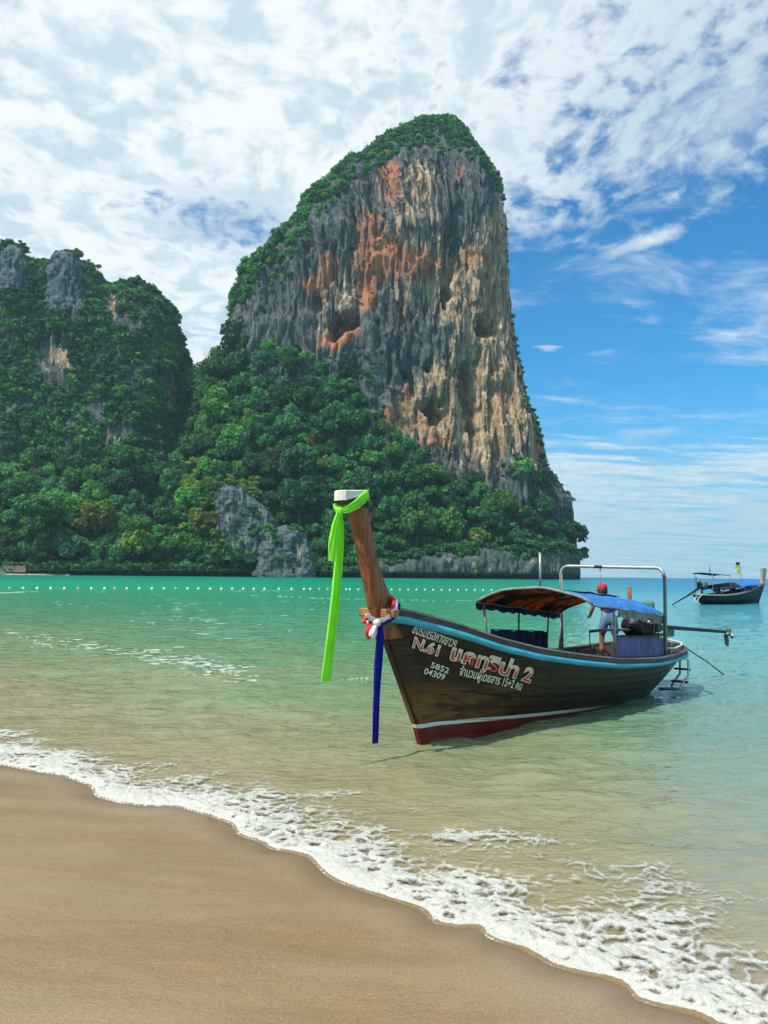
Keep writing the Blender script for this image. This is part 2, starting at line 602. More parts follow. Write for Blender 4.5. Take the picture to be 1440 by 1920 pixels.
# thin swash edge that rises to the foam line
Z = Z + 0.012 * np.exp(-np.maximum(D, 0) / 0.5)
keep = D > -0.30
fc = grid_faces(*X.shape)
fc = fc[keep.ravel()[fc].any(1)]
Z = np.where(D < -0.03, -0.03, Z)
V = np.stack([X, Y, Z], -1).reshape(-1, 3)
used = np.zeros(len(V), bool); used[fc.ravel()] = True
remap = np.cumsum(used) - 1
sea_me = mesh_np("sea_water", V[used], remap[fc], True, {'shore': D.ravel()[used], 'range': Rr.ravel()[used]})
m, g, b, o = new_mat("sea_water")
pos = g.add('ShaderNodeNewGeometry').outputs['Position']
dd = g.add('ShaderNodeAttribute', {'attribute_name': 'shore'}).outputs['Fac']
rg = g.add('ShaderNodeAttribute', {'attribute_name': 'range'}).outputs['Fac']
wob = g.m('MULTIPLY', g.m('SUBTRACT', g.noise(g.v('MULTIPLY', pos, (0.5, 1.3, 1)), 0.35, 5.0, 0.6), 0.5), 0.5)
lg = g.m('ADD', g.m('LOGARITHM', g.m('ADD', g.m('MAXIMUM', dd, 0.0), 1.0), 10.0), wob)     # 0..2.7
col = g.ramp(g.m('DIVIDE', lg, 3.0), [(0.0, (0.20, 0.145, 0.075)), (0.05, (0.255, 0.215, 0.125)), (0.16, (0.24, 0.22, 0.122)), (0.28, (0.175, 0.235, 0.125)), (0.37, (0.10, 0.235, 0.12)), (0.47, (0.040, 0.265, 0.14)),
                                       (0.60, (0.007, 0.27, 0.155)), (0.75, (0.003, 0.225, 0.140)), (1.0, (0.003, 0.17, 0.145))])
sp = g.add('ShaderNodeSeparateXYZ', Vector=pos).outputs
opens = g.ss(g.m('DIVIDE', sp[0], g.m('ADD', sp[1], 3.0)), 0.14, 0.36)
colo = g.ramp(g.m('DIVIDE', lg, 3.0), [(0.0, (0.20, 0.15, 0.08)), (0.06, (0.25, 0.215, 0.14)), (0.2, (0.20, 0.225, 0.155)), (0.34, (0.12, 0.22, 0.165)), (0.45, (0.075, 0.255, 0.225)), (0.56, (0.04, 0.26, 0.31)), (0.75, (0.018, 0.19, 0.31)), (1.0, (0.008, 0.12, 0.26))])
col = g.mix(opens, col, colo)
mott = g.noise(g.v('MULTIPLY', pos, (0.6, 1.6, 1)), 0.5, 5.0, 0.65)
col = g.mix(g.m('MULTIPLY', g.ss(mott, 0.42, 0.66), 0.22), col, g.mix(1.0, col, (0.6, 0.75, 0.8), 'MULTIPLY'))
g.put(b.inputs['Base Color'], col)
b.inputs['IOR'].default_value = 1.33
g.put(b.inputs['Specular IOR Level'], g.ss(rg, 25.0, 160.0, 0.5, 0.16))
g.put(b.inputs['Roughness'], g.ss(rg, 18.0, 180.0, 0.05, 0.30))
h1 = g.noise(g.v('MULTIPLY', pos, (0.8, 2.2, 1)), 3.2, 4.0, 0.6, 0.6)
h2 = g.noise(g.v('MULTIPLY', pos, (0.8, 2.0, 1)), 0.9, 5.0, 0.62)
h3 = g.noise(g.v('MULTIPLY', pos, (0.7, 2.0, 1)), 0.13, 5.0, 0.65)
hh = g.m('ADD', g.m('MULTIPLY', h1, g.ss(rg, 50.0, 12.0, 0.0, 0.055)), g.m('MULTIPLY', h2, g.ss(rg, 6.0, 40.0, 0.10, 0.28)))
hh = g.m('ADD', hh, g.m('MULTIPLY', h3, g.ss(rg, 50.0, 300.0, 0.0, 1.0)))
bump(g, b, hh, 1.0, 1.0)
sea_mat = m
tag(link("sea_water", sea_me, m), "shallow sea, sandy at the edge and turquoise green farther out", kind='structure')

# ---- foam: lacy wash along the water's edge, real relief
i0, i1 = np.argmax(SHORE[:, 0] > -8.0), np.argmax(SHORE[:, 0] > 4.5)
la = np.arange(_l[i0], _l[i1], 0.0135)
da = np.concatenate([np.linspace(-0.03, 0.06, 10)[:-1], np.arange(0.06, 2.3, 0.0135)])
idx = np.interp(la, _l, np.arange(len(_l)))
lerp = lambda A: np.stack([np.interp(idx, np.arange(len(A)), A[:, k]) for k in (0, 1)], 1)
S_, N_, E_ = lerp(SMOOTH), lerp(_nor), lerp(SHORE)
N_ /= np.hypot(N_[:, 0], N_[:, 1])[:, None]
off = E_ - S_
LA, DA = np.meshgrid(la, da, indexing='ij')
fade = np.exp(-np.maximum(DA, 0) / 0.8)
PX = S_[:, None, 0] + N_[:, None, 0] * DA + off[:, None, 0] * fade
PY = S_[:, None, 1] + N_[:, None, 1] * DA + off[:, None, 1] * fade
xs = S_[:, 0][:, None]
Wd = np.interp(xs, [-5, -3, -1.2, 0.2, 1.5, 3], [0.75, 0.92, 1.10, 1.18, 1.25, 1.2]) * (1 + 0.35 * pnoise(LA * 0.55, 3.3) + 0.2 * pnoise(LA * 1.7, 8.3))
wx, wy = PX + 0.10 * fbm(PX * 3, PY * 3, 1.0, 3), PY + 0.10 * fbm(PX * 3, PY * 3, 5.0, 3)
a1, b1 = worley(wx * 5.6, wy * 7.6, 1)
a2, b2 = worley(wx * 14, wy * 18, 2)
a3, b3 = worley(wx * 32, wy * 38, 5)
lace = 1 - np.clip(0.95 * (b1 - a1), 0, 1)
lace2 = 1 - np.clip(1.0 * (b2 - a2), 0, 1)
cov = 1 - DA / Wd
patch = fbm(PX * 1.1, PY * 1.6, 9.0, 4)
val = 0.66 * lace + 0.50 * lace2 + 0.46 * cov + 0.40 * patch - 0.17
val = val - 0.5 * np.exp(-((DA - 0.28) / 0.12) ** 2) * smooth(pnoise(LA * 1.3, 20.0), 0.0, 0.5) * (1 - lace)
foam = smooth(val, 0.54, 1.18)
lip = np.exp(-((DA - 0.03) / 0.035) ** 2)
foam = np.maximum(foam, 0.85 * smooth(lip, 0.25, 0.6) * smooth(pnoise(LA * 2.2, 1.0) + 0.75, 0.0, 0.4))
foam = foam * smooth(DA, -0.03, -0.012)
bub = (1 - np.clip(a2 * 1.3, 0, 1)) * 0.6 + (1 - np.clip(a3 * 1.4, 0, 1)) * 0.4
ripp = fbm(PX * 2.2, PY * 4.0, 12.0, 3)
ZF = 0.006 + 0.012 * np.exp(-np.maximum(DA, 0) / 0.5) + foam * (0.006 + 0.026 * bub * smooth(cov, 0.0, 0.7) + 0.007 * lip) + 0.018 * np.clip(ripp + 0.3, 0, 2) * foam + 0.010
ZF = ZF + 0.014 * smooth(DA, 0.3, 1.2)
land_f = 0.078 * np.maximum(-DA, 0) + 0.003
ZF = land_f + (ZF - land_f) * smooth(DA, -0.03, 0.16) + 0.010 * foam * bub * smooth(DA, -0.02, 0.02)
fc = grid_faces(*PX.shape)
fl = foam.ravel()
fc = fc[fl[fc].max(1) > 0.03]
V = np.stack([PX, PY, ZF], -1).reshape(-1, 3)
used = np.zeros(len(V), bool); used[fc.ravel()] = True
remap = np.cumsum(used) - 1
foam_me = mesh_np("sea_foam", V[used], remap[fc], True, {'foam': fl[used]})
m, g, b, o = new_mat("sea_foam")
pos = g.add('ShaderNodeNewGeometry').outputs['Position']
fa = g.add('ShaderNodeAttribute', {'attribute_name': 'foam'}).outputs['Fac']
fn = g.noise(pos, 55.0, 4.0, 0.7)
vo = g.add('ShaderNodeTexVoronoi', Vector=pos, Scale=60.0).outputs['Distance']
alpha = g.m('MULTIPLY', g.ss(g.m('ADD', fa, g.m('MULTIPLY', g.m('SUBTRACT', fn, 0.5), 0.9)), 0.06, 0.98), 0.98)
g.put(b.inputs['Base Color'], g.mix(g.ss(vo, 0.1, 0.6), (0.54, 0.555, 0.54), (0.43, 0.44, 0.40)))
b.inputs['Roughness'].default_value = 0.55
b.inputs['Subsurface Weight'].default_value = 0.0
g.put(b.inputs['Alpha'], alpha)
bump(g, b, g.m('SUBTRACT', g.m('MULTIPLY', fn, 0.8), g.m('MULTIPLY', vo, 0.8)), 0.40, 0.010)
foam_mat = m
tag(link("sea_foam", foam_me, m), "lacy white foam washing along the wet sand", kind='stuff')

# ---- thin drifting foam lines on the open water
mb = MB()
for (x0, y0, x1, y1, w_) in [(436, 1109, 560, 1108, .25), (470, 1117, 640, 1124, .30), (640, 1124, 900, 1128, .22), (0, 1113, 60, 1110, .3), (505, 1278, 590, 1279, .05), (628, 1278, 690, 1275, .05)]:
    k = 40
    t = np.linspace(0, 1, k)
    c = on_water(x0 + (x1 - x0) * t, y0 + (y1 - y0) * t)
    for j in range(k - 1):
        if rng.random() < 0.30:
            continue
        seg = c[j + 1] - c[j]
        L_ = np.linalg.norm(seg[:2]); d_ = seg / L_; nn = np.array([-d_[1], d_[0], 0])
        hw = w_ * (0.4 + rng.random())
        cc = c[j] + nn * rng.normal() * w_ * 1.2 + np.array([0, 0, 0.05 if c[j][1] > 50 else 0.035])
        ring = []
        for q in range(9):
            a = 2 * math.pi * q / 9
            ring.append(cc + d_ * math.cos(a) * L_ * (0.35 + 0.35 * rng.random()) + nn * math.sin(a) * hw * (0.6 + 0.5 * rng.random()))
        ring = np.array(ring)
        top = cc + (ring - cc) * 0.6 + np.array([0, 0, 0.015])
        mb.grid(np.stack([ring, top]), wrap=True)
        mb.add(np.concatenate([top, [cc + [0, 0, 0.02]]]), np.array([[q, (q + 1) % 9, 9] for q in range(9)]))
# glints of light on the wavelets, added as small pale flecks
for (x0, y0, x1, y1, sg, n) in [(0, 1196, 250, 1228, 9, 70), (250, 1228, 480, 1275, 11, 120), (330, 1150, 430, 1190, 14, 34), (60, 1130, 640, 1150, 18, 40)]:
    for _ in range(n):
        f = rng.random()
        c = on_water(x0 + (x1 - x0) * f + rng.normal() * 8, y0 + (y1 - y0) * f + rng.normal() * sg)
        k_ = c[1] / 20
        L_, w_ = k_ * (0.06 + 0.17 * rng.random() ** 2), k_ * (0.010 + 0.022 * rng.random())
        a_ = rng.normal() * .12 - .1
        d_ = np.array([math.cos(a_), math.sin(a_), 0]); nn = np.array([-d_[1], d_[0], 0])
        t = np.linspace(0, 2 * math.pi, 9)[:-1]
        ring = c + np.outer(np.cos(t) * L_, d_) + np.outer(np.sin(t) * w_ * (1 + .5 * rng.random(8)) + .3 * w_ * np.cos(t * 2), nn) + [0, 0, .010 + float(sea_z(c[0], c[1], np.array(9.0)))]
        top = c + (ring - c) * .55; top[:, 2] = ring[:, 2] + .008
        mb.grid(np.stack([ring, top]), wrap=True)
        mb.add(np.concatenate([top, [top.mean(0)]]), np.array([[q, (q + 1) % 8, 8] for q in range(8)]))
m2 = simple("drift_foam_and_glint_paint", (0.46, 0.56, 0.51), 0.35, var=0.1)  # one pale colour for the foam streaks and the painted glints
tag(mb.build("drifting_foam_and_glints", m2), "white foam streaks and pale flecks standing in for light glints on the green water", kind='stuff')

# ================================================================== LIMESTONE: tower, left hill, forest slope, shore cliff
def rock_mat(name, tint=(1, 1, 1)):
    m, g, b, o = new_mat(name)
    pos = g.add('ShaderNodeNewGeometry').outputs['Position']
    warm = g.add('ShaderNodeAttribute', {'attribute_name': 'warm'}).outputs['Fac']
    red = g.add('ShaderNodeAttribute', {'attribute_name': 'red'}).outputs['Fac']
    vert = g.v('MULTIPLY', pos, (1, 1, 0.11))
    n1 = g.noise(vert, 0.22, 6.0, 0.65, 0.6)
    n2 = g.noise(g.v('MULTIPLY', pos, (1, 1, 0.10)), 0.60, 5.0, 0.65)
    n3 = g.noise(pos, 0.05, 5.0, 0.6)
    n4 = g.noise(pos, 0.7, 4.0, 0.7)
    grey = g.mix(g.ss(n2, 0.3, 0.7), (0.046, 0.064, 0.070), (0.165, 0.188, 0.188))
    beige = g.mix(g.ss(n4, 0.3, 0.7), (0.24, 0.145, 0.075), (0.47, 0.32, 0.185))
    beige = g.mix(g.ss(n1, 0.44, 0.60), beige, (0.56, 0.44, 0.29))
    redc = g.mix(g.ss(n2, 0.3, 0.7), (0.44, 0.14, 0.065), (0.60, 0.27, 0.13))
    wf = g.ss(g.m('ADD', warm, g.m('MULTIPLY', g.m('SUBTRACT', n1, 0.5), 2.6)), 0.32, 0.72)
    c = g.mix(wf, grey, beige)
    rf = g.ss(g.m('ADD', red, g.m('MULTIPLY', g.m('SUBTRACT', g.m('ADD', g.m('MULTIPLY', n3, .5), g.m('MULTIPLY', n1, .5)), 0.5), 2.6)), 0.30, 0.70)
    c = g.mix(g.m('MULTIPLY', rf, 0.9), c, redc)
    blk = g.m('MULTIPLY', g.ss(g.noise(g.v('MULTIPLY', pos, (1, 1, 0.07)), 0.40, 5.0, 0.7), 0.53, 0.66), 0.85)
    c = g.mix(blk, c, (0.055, 0.065, 0.065))
    c = g.mix(1.0, c, tint, 'MULTIPLY')
    g.put(b.inputs['Base Color'], c)
    b.inputs['Roughness'].default_value = 0.9
    b.inputs['Specular IOR Level'].default_value = 0.15
    hh = g.m('ADD', g.m('MULTIPLY', n2, 1.0), g.m('MULTIPLY', n4, 0.5))
    bump(g, b, g.m('ADD', hh, g.m('MULTIPLY', g.noise(g.v('MULTIPLY', pos, (1, 1, 0.2)), 1.5, 3.0, 0.7), 0.5)), 0.8, 2.4)
    vc = g.add('ShaderNodeTexVoronoi', {'feature': 'F1'}, Vector=g.v('ADD', g.v('MULTIPLY', pos, (1, 1, 0.42)), g.v('MULTIPLY', g.noise(pos, 0.25, 3.0, out=1), (2.5, 2.5, 2.5))), Scale=0.26)
    b2 = g.add('ShaderNodeBump', Height=vc.outputs['Distance'], Strength=0.75, Distance=2.2)
    g.l.new([n for n in g.n if n.type == 'BUMP' and n != b2][0].outputs[0], b2.inputs['Normal'])
    g.l.new(b2.outputs[0], b.inputs['Normal'])
    return m


ROCK = rock_mat("limestone")
YC = 690.0
_tl = np.array([(224, 806), (226, 796), (230, 784), (238, 768), (248, 745), (262, 720), (280, 702), (310, 656), (345, 616), (380, 577), (425, 546), (470, 505), (495, 470), (520, 460), (555, 444), (610, 430), (650, 426), (700, 424), (800, 424), (900, 424), (1090, 420)], float)
_tr = np.array([(224, 842), (226, 851), (231, 860), (244, 872), (260, 879), (280, 890), (320, 916), (360, 928), (400, 935), (480, 946), (560, 954), (620, 962), (680, 970), (730, 982), (770, 997), (820, 1008), (860, 1018), (900, 1040), (930, 1062), (980, 1070), (1030, 1073), (1058, 1074), (1090, 1060)], float)


def tower_half(py):
    l, r = np.interp(py, _tl[:, 0], _tl[:, 1]), np.interp(py, _tr[:, 0], _tr[:, 1])
    k = YC / F
    return (l + r) / 2, (r - l) / 2 * k, np.minimum((r - l) / 2 * k * 0.62, 62 + 0 * py)


def tower_front(px, py):
    c, hw, hd = tower_half(py)
    t = np.clip((px - c) * YC / F / hw, -1, 1)
    return YC - hd * np.sqrt(np.maximum(0, 1 - np.abs(t) ** 2.6)) ** (2 / 2.6 * 1.3)


def blobs(px, py, lst):
    r = np.zeros(np.shape(px))
    for (x, y, sx_, sy_, a) in lst:
        r = r + a * np.exp(-((px - x) / sx_) ** 2 - ((py - y) / sy_) ** 2)
    return r


pyr = np.concatenate([np.linspace(224, 238, 14), np.linspace(239.5, 905, 335), np.linspace(912, 1090, 40)])
thf = np.concatenate([np.linspace(math.pi, 2 * math.pi, 460), np.linspace(0, math.pi, 62)[1:-1]])
cpx, hw, hd = tower_half(pyr)
Pc = at(cpx, pyr, YC)
Pc[:, 2] = at(cpx, pyr, YC - 0.55 * hd)[:, 2]
e_ = 2 / 2.6
ct, st = np.cos(thf), np.sin(thf)
ux = np.sign(ct) * np.abs(ct) ** e_
uy = np.sign(st) * np.abs(st) ** e_
# a little asymmetry: blunt corner between the grey left flank and the warm face
X = Pc[:, None, 0] + hw[:, None] * ux
Yt = YC + hd[:, None] * uy
Z = np.repeat(Pc[:, 2][:, None], len(thf), 1)
for _ in range(3):                        # let the skyline, seen from the beach, keep its true width
    sx_, sy_ = project(np.stack([X, Yt, Z], -1))
    tl_, tr_ = np.interp(pyr, _tl[:, 0], _tl[:, 1]), np.interp(pyr, _tr[:, 0], _tr[:, 1])
    pl_, pr_ = sx_.min(1), sx_.max(1)
    kx = ((tr_ - tl_) / np.maximum(pr_ - pl_, 1e-6))[:, None]
    xm = 0.5 * (X.min(1) + X.max(1))[:, None]
    X = xm + (X - xm) * kx + (((tl_ + tr_) - (pl_ + pr_)) / 2 * YC / F)[:, None]
nx_, ny_ = ct[None] / hw[:, None], st[None] / hd[:, None]
nl = np.hypot(nx_, ny_); nx_, ny_ = nx_ / nl, ny_ / nl
frontness = np.clip(-st, 0, 1)[None] ** 0.6
s_ = X + 0.7 * Yt
wz = Z + 10 * fbm(s_ / 45, Z / 45, 0.0, 2)
ws = s_ + 3.0 * fbm(s_ / 26, Z / 60, 4.0, 3)
disp = 10 * fbm(ws / 62, wz / 150, 0.0, 3) + 4.6 * ridged(ws / 17, wz / 105, 2.0, 3) + 2.6 * ridged(ws / 6.5, wz / 42, 5.0, 3) + 1.2 * fbm(ws / 22, wz / 15, 7.0, 3) + 1.6 * ridged(ws / 2.9, wz / 22, 9.0, 2) - 5.0 * smooth(fbm(ws / 11, wz / 48, 14.0, 3), 0.35, 0.58) - 3.0 * smooth(fbm(ws / 5, wz / 24, 17.0, 2), 0.36, 0.55)
ppx, ppy = project(np.stack([X, Yt, Z], -1))
caves = [(648, 605, 26, 16, 15), (628, 628, 14, 20, 12), (812, 775, 17, 26, 20), (908, 622, 20, 15, 13), (900, 608, 10, 10, 8), (872, 715, 18, 55, 12), (882, 800, 12, 55, 11), (835, 560, 11, 45, 9), (838, 440, 16, 30, 7),
         (757, 705, 13, 16, 9), (800, 690, 22, 20, 8), (925, 735, 20, 18, 6), (700, 540, 12, 30, 5), (600, 560, 9, 30, 6), (662, 545, 8, 18, 6), (855, 470, 14, 30, 7), (760, 600, 16, 10, 4), (905, 770, 14, 30, 6), (690, 345, 8, 30, 5),
         (660, 700, 30, 60, 6), (925, 560, 10, 30, 4)]
cv_ = blobs(ppx + 9 * pnoise(s_ / 9, Z / 9, 1.0), ppy + 9 * pnoise(s_ / 9, Z / 9, 3.0), caves)
disp -= 0.8 * cv_ + 16 * smooth(cv_, 5.5, 10.5)
# hanging tufa curtains: abrupt overhangs at irregular levels
lev = fbm(ws / 30, 0.0, 3.0, 3) * 45
saw = ((Z + lev) / 46.0) % 1.0
disp += 3.2 * (saw - 0.5) * smooth(ppx, 560, 720)
disp *= (0.22 + 0.78 * frontness) * smooth(ppy, 215, 330)
X = X + nx_ * disp
Yt = Yt + ny_ * disp
V = np.stack([X, Yt, Z], -1)
TOWER = V
warm = blobs(ppx, ppy, [(900, 600, 90, 210, 0.9), (760, 470, 110, 130, 0.55), (900, 780, 90, 90, 0.9), (760, 780, 70, 60, 0.8), (640, 560, 50, 80, 0.5), (620, 640, 40, 30, 0.6), (930, 430, 30, 90, 0.5), (790, 345, 30, 40, 0.5), (1000, 840, 26, 50, .6),
                        (860, 350, 40, 60, -0.6), (740, 640, 60, 40, -0.6), (500, 560, 70, 90, -0.7), (710, 720, 40, 40, -0.7), (620, 470, 30, 70, -0.35), (860, 440, 40, 50, -0.4), (800, 640, 60, 30, -0.5)])
red = blobs(ppx, ppy, [(735, 340, 22, 46, 0.8), (700, 440, 44, 70, 0.55), (728, 482, 30, 30, 0.7), (775, 500, 55, 36, 0.65), (690, 520, 30, 52, 0.6), (860, 490, 40, 30, .4), (640, 600, 40, 50, .4), (900, 560, 50, 120, .28), (930, 760, 50, 80, .28), (790, 800, 60, 50, .3), (610, 520, 30, 60, .35), (615, 500, 12, 30, 0.6), (580, 540, 16, 30, 0.45), (655, 620, 18, 22, 0.9), (620, 645, 28, 14, 0.75), (690, 565, 16, 16, 0.6),
                       (757, 570, 12, 36, 0.5), (852, 335, 12, 20, 0.55), (762, 745, 18, 26, 0.6), (735, 590, 40, 20, 0.2), (810, 832, 34, 16, 0.6), (730, 775, 18, 20, 0.5), (925, 840, 14, 26, 0.4), (905, 490, 20, 16, 0.35), (1004, 850, 10, 26, 0.5), (490, 612, 12, 10, 0.4)])
fc = grid_faces(*X.shape, wrap=True)
Vt = np.concatenate([V.reshape(-1, 3), [V[0].mean(0) + [0, 0, 0.5]]])
nn = len(Vt) - 1
j = np.arange(len(thf))
cap = np.stack([np.full(len(thf), nn), (j + 1) % len(thf), j], 1)
me = mesh_np("limestone_tower", Vt, [fc, cap], True, {'warm': np.append(warm.ravel(), 0), 'red': np.append(red.ravel(), 0)})
tag(link("limestone_tower", me, ROCK), "towering grey and orange limestone cliff with bushes on its top", kind='structure')


def sheet(pxs, levels, nsub, namp=0.0, nscale=(20, 20), seed=0.0):
    """levels: rows of (pixel row, depth) arrays over the columns, joined smoothly from bottom to top"""
    pts = np.array([at(pxs, py, Yd) for py, Yd in levels])
    k = len(levels)
    t = np.linspace(0, k - 1, (k - 1) * nsub + 1)
    i = np.minimum(t.astype(int), k - 2); f = (t - i)[:, None, None]
    P = pts[i] * (1 - f) + pts[i + 1] * f
    if namp:
        a = np.gradient(P, axis=1); b_ = np.gradient(P, axis=0)
        n = np.cross(a, b_); n /= np.linalg.norm(n, axis=-1)[..., None] + 1e-9
        n *= -np.sign(n[..., 1:2] + 1e-9)
        dsp = namp * fbm((P[..., 0] + .6 * P[..., 1]) / nscale[0], P[..., 2] / nscale[1], seed, 5)
        P = P + n * dsp[..., None]
    return P


interp = lambda tab, x: np.interp(x, [q[0] for q in tab], [q[1] for q in tab])
# ---- left hill
pxs = np.concatenate([np.linspace(-420, 290, 190), np.linspace(292, 352, 50)])
top = interp([(-420, 600), (-260, 520), (-150, 470), (-60, 462), (0, 462), (20, 457), (45, 465), (58, 488), (80, 502), (95, 486), (110, 480), (140, 480), (158, 495), (185, 520), (210, 537), (240, 525), (265, 525), (290, 545), (312, 572), (328, 600), (336, 640), (344, 690), (352, 720)], pxs)
wrap_ = 55 * np.clip((pxs - 230) / 120, 0, 1) ** 2.2
base = 1085 + 0 * pxs
lv = [(base, 628 + wrap_), (base * .62 + top * .38, 634 + wrap_), (base * .30 + top * .70, 642 + wrap_), (base * .06 + top * .94, 655 + wrap_), (top, 672 + wrap_ * 1.0)]
P = sheet(pxs, lv, 55, 7.0, (45, 60), 2.0)
n_f = 3.5 * ridged((P[..., 0] + .6 * P[..., 1]) / 12, P[..., 2] / 45, 3.0, 3)
P[..., 1] -= n_f * smooth(np.linspace(0, 4, P.shape[0]), 0, 1.0)[:, None] * (1 - smooth(np.linspace(0, 4, P.shape[0]), 3.3, 4.0))[:, None]
back = P[-1] + np.array([0, 160, 0]); back[:, 2] = P[-1][:, 2] * 0.5
P = np.concatenate([P, [P[-1] * .5 + back * .5 + [0, 0, -6], back]])
LHILL = P
hx, hy = project(P)
warm = blobs(hx, hy, [(100, 665, 26, 30, 0.75), (212, 575, 12, 26, 0.8), (320, 745, 14, 40, 0.6), (205, 830, 26, 30, 0.5), (122, 690, 8, 30, 0.6)])
me = mesh_np("karst_hill", P, grid_faces(*P.shape[:2]), True, {'warm': warm, 'red': 0.15 * warm})
tag(link("karst_hill", me, ROCK), "steep overgrown limestone hill on the left with bare grey crags", kind='structure')

# ---- forest slope from the shore up to the rock
pxs = np.concatenate([np.linspace(-420, 330, 120), np.linspace(334, 1086, 220)])
top = interp([(-420, 930), (-260, 905), (0, 880), (100, 872), (180, 872), (250, 845), (300, 828), (335, 770), (355, 735), (380, 716), (405, 684), (425, 664), (450, 655), (500, 656), (560, 678), (590, 692), (640, 706), (690, 768), (740, 825), (800, 876), (860, 892), (900, 897), (950, 884), (1000, 912), (1030, 950), (1060, 990), (1086, 1040)], pxs)
Yt_ = np.where(pxs < 340, 634 + 80 * smooth(pxs, 230, 355), 0)
tf = tower_front(pxs, top)
Yt_ = np.where(pxs >= 340, np.where(pxs < 425, 708 - 40 * smooth(pxs, 350, 400), np.minimum(tf - 3, 668)), Yt_)
Ysh = interp([(-420, 500), (0, 545), (350, 562), (740, 590), (1000, 606), (1050, 625), (1086, 655)], pxs)
zb = project(np.stack([0 * pxs, Ysh, 0 * pxs - 1.0], -1))[1]
Pb = at(pxs, zb, Ysh); Pb[:, 2] = -1.0
Pt = at(pxs, top, Yt_)
lv = []
ts = np.linspace(0, 1, 90)
prof = np.interp(ts, [0, .06, .3, .6, 1], [0, .09, .36, .63, 1])
P = Pb[None] * (1 - ts)[:, None, None] + Pt[None] * ts[:, None, None]
P[..., 2] = Pb[None, :, 2] * (1 - prof)[:, None] + Pt[None, :, 2] * prof[:, None]
P[..., 2] += (9 * fbm(P[..., 0] / 60, P[..., 1] / 45, 5.0, 3) + 2 * fbm(P[..., 0] / 14, P[..., 1] / 14, 8.0, 2)) * np.sin(np.pi * ts)[:, None] ** 0.7
SLOPE = P.copy()
ext = P[-1] + np.array([0, 50, -10.0])
P = np.concatenate([P, [ext, ext + np.array([0, 200, -140.0])]])
P[-1][:, 2] = np.maximum(P[-1][:, 2], -2)
m, g, b, o = new_mat("forest_soil")
pos = g.add('ShaderNodeNewGeometry').outputs['Position']
g.put(b.inputs['Base Color'], g.mix(g.noise(pos, 0.15, 5.0, 0.6), (0.012, 0.03, 0.014), (0.035, 0.06, 0.025)))
b.inputs['Roughness'].default_value = 1.0
b.inputs['Specular IOR Level'].default_value = 0.0
tag(link("forest_slope", mesh_np("forest_slope", P, grid_faces(*P.shape[:2])), m), "wooded slope rising from the shore to the bare rock", kind='structure')


def slope_Y(px):
    return interp([(-420, 500), (0, 545), (350, 562), (740, 590), (1000, 606), (1050, 625), (1086, 655)], px)


# ---- undercut cliff along the waterline
pxs = np.linspace(-420, 1088, 640)
Ys = slope_Y(pxs) - 4
hgt = interp([(-420, 3), (110, 3.2), (300, 4), (480, 6), (600, 7), (680, 9), (735, 13), (790, 19), (860, 18), (950, 20), (1030, 22), (1088, 24)], pxs) * (1 + 0.45 * fbm(pxs / 60, 2.0, 0, 3))
tall = smooth(pxs, 640, 780)
prof = [(-1.5, 7.0), (0.6, 7.0), (2.0, 6.4), (3.2, 2.0), (4.2, -2.2)]
rows = []
for z, dy_ in prof:
    rows.append((np.minimum(z, hgt * 0.9), dy_))
for f in np.linspace(0.12, 1, 26):
    zz_ = 4.2 + (hgt - 4.2) * f
    rows.append((np.maximum(zz_, np.minimum(4.2, hgt)), -2.4 - 0.8 * math.sin(f * 3.1) + 4.0 * f ** 3))
rows.append((hgt + 1.0, 9.0)); rows.append((hgt + 1.5, 16.0))
P = np.zeros((len(rows), len(pxs), 3))
for i, (z, dy_) in enumerate(rows):
    Yd = Ys + dy_
    P[i, :, 0] = at(pxs, 1075, Yd)[:, 0]; P[i, :, 1] = Yd; P[i, :, 2] = z
sc = P[..., 0] + .5 * P[..., 1]
P[..., 1] -= (1.6 * ridged(sc / 5.5, P[..., 2] / 26, 1.0, 3) + 2.5 * fbm(sc / 22, P[..., 2] / 30, 3.0, 3)) * np.where(P[..., 2] > 3, 1.0, 0.35)
hx, hy = project(P)
warm = 0.02 + 0.5 * fbm(hx / 30, hy / 20, 4.0, 3)
SHORE_ROCK = rock_mat("shore_limestone", (0.90, 1.0, 0.95))
tag(link("shore_cliff", mesh_np("shore_cliff", P, grid_faces(*P.shape[:2]), True, {'warm': warm * tall[None], 'red': 0 * warm}), SHORE_ROCK), "low pale limestone cliff undercut by the sea", kind='structure')


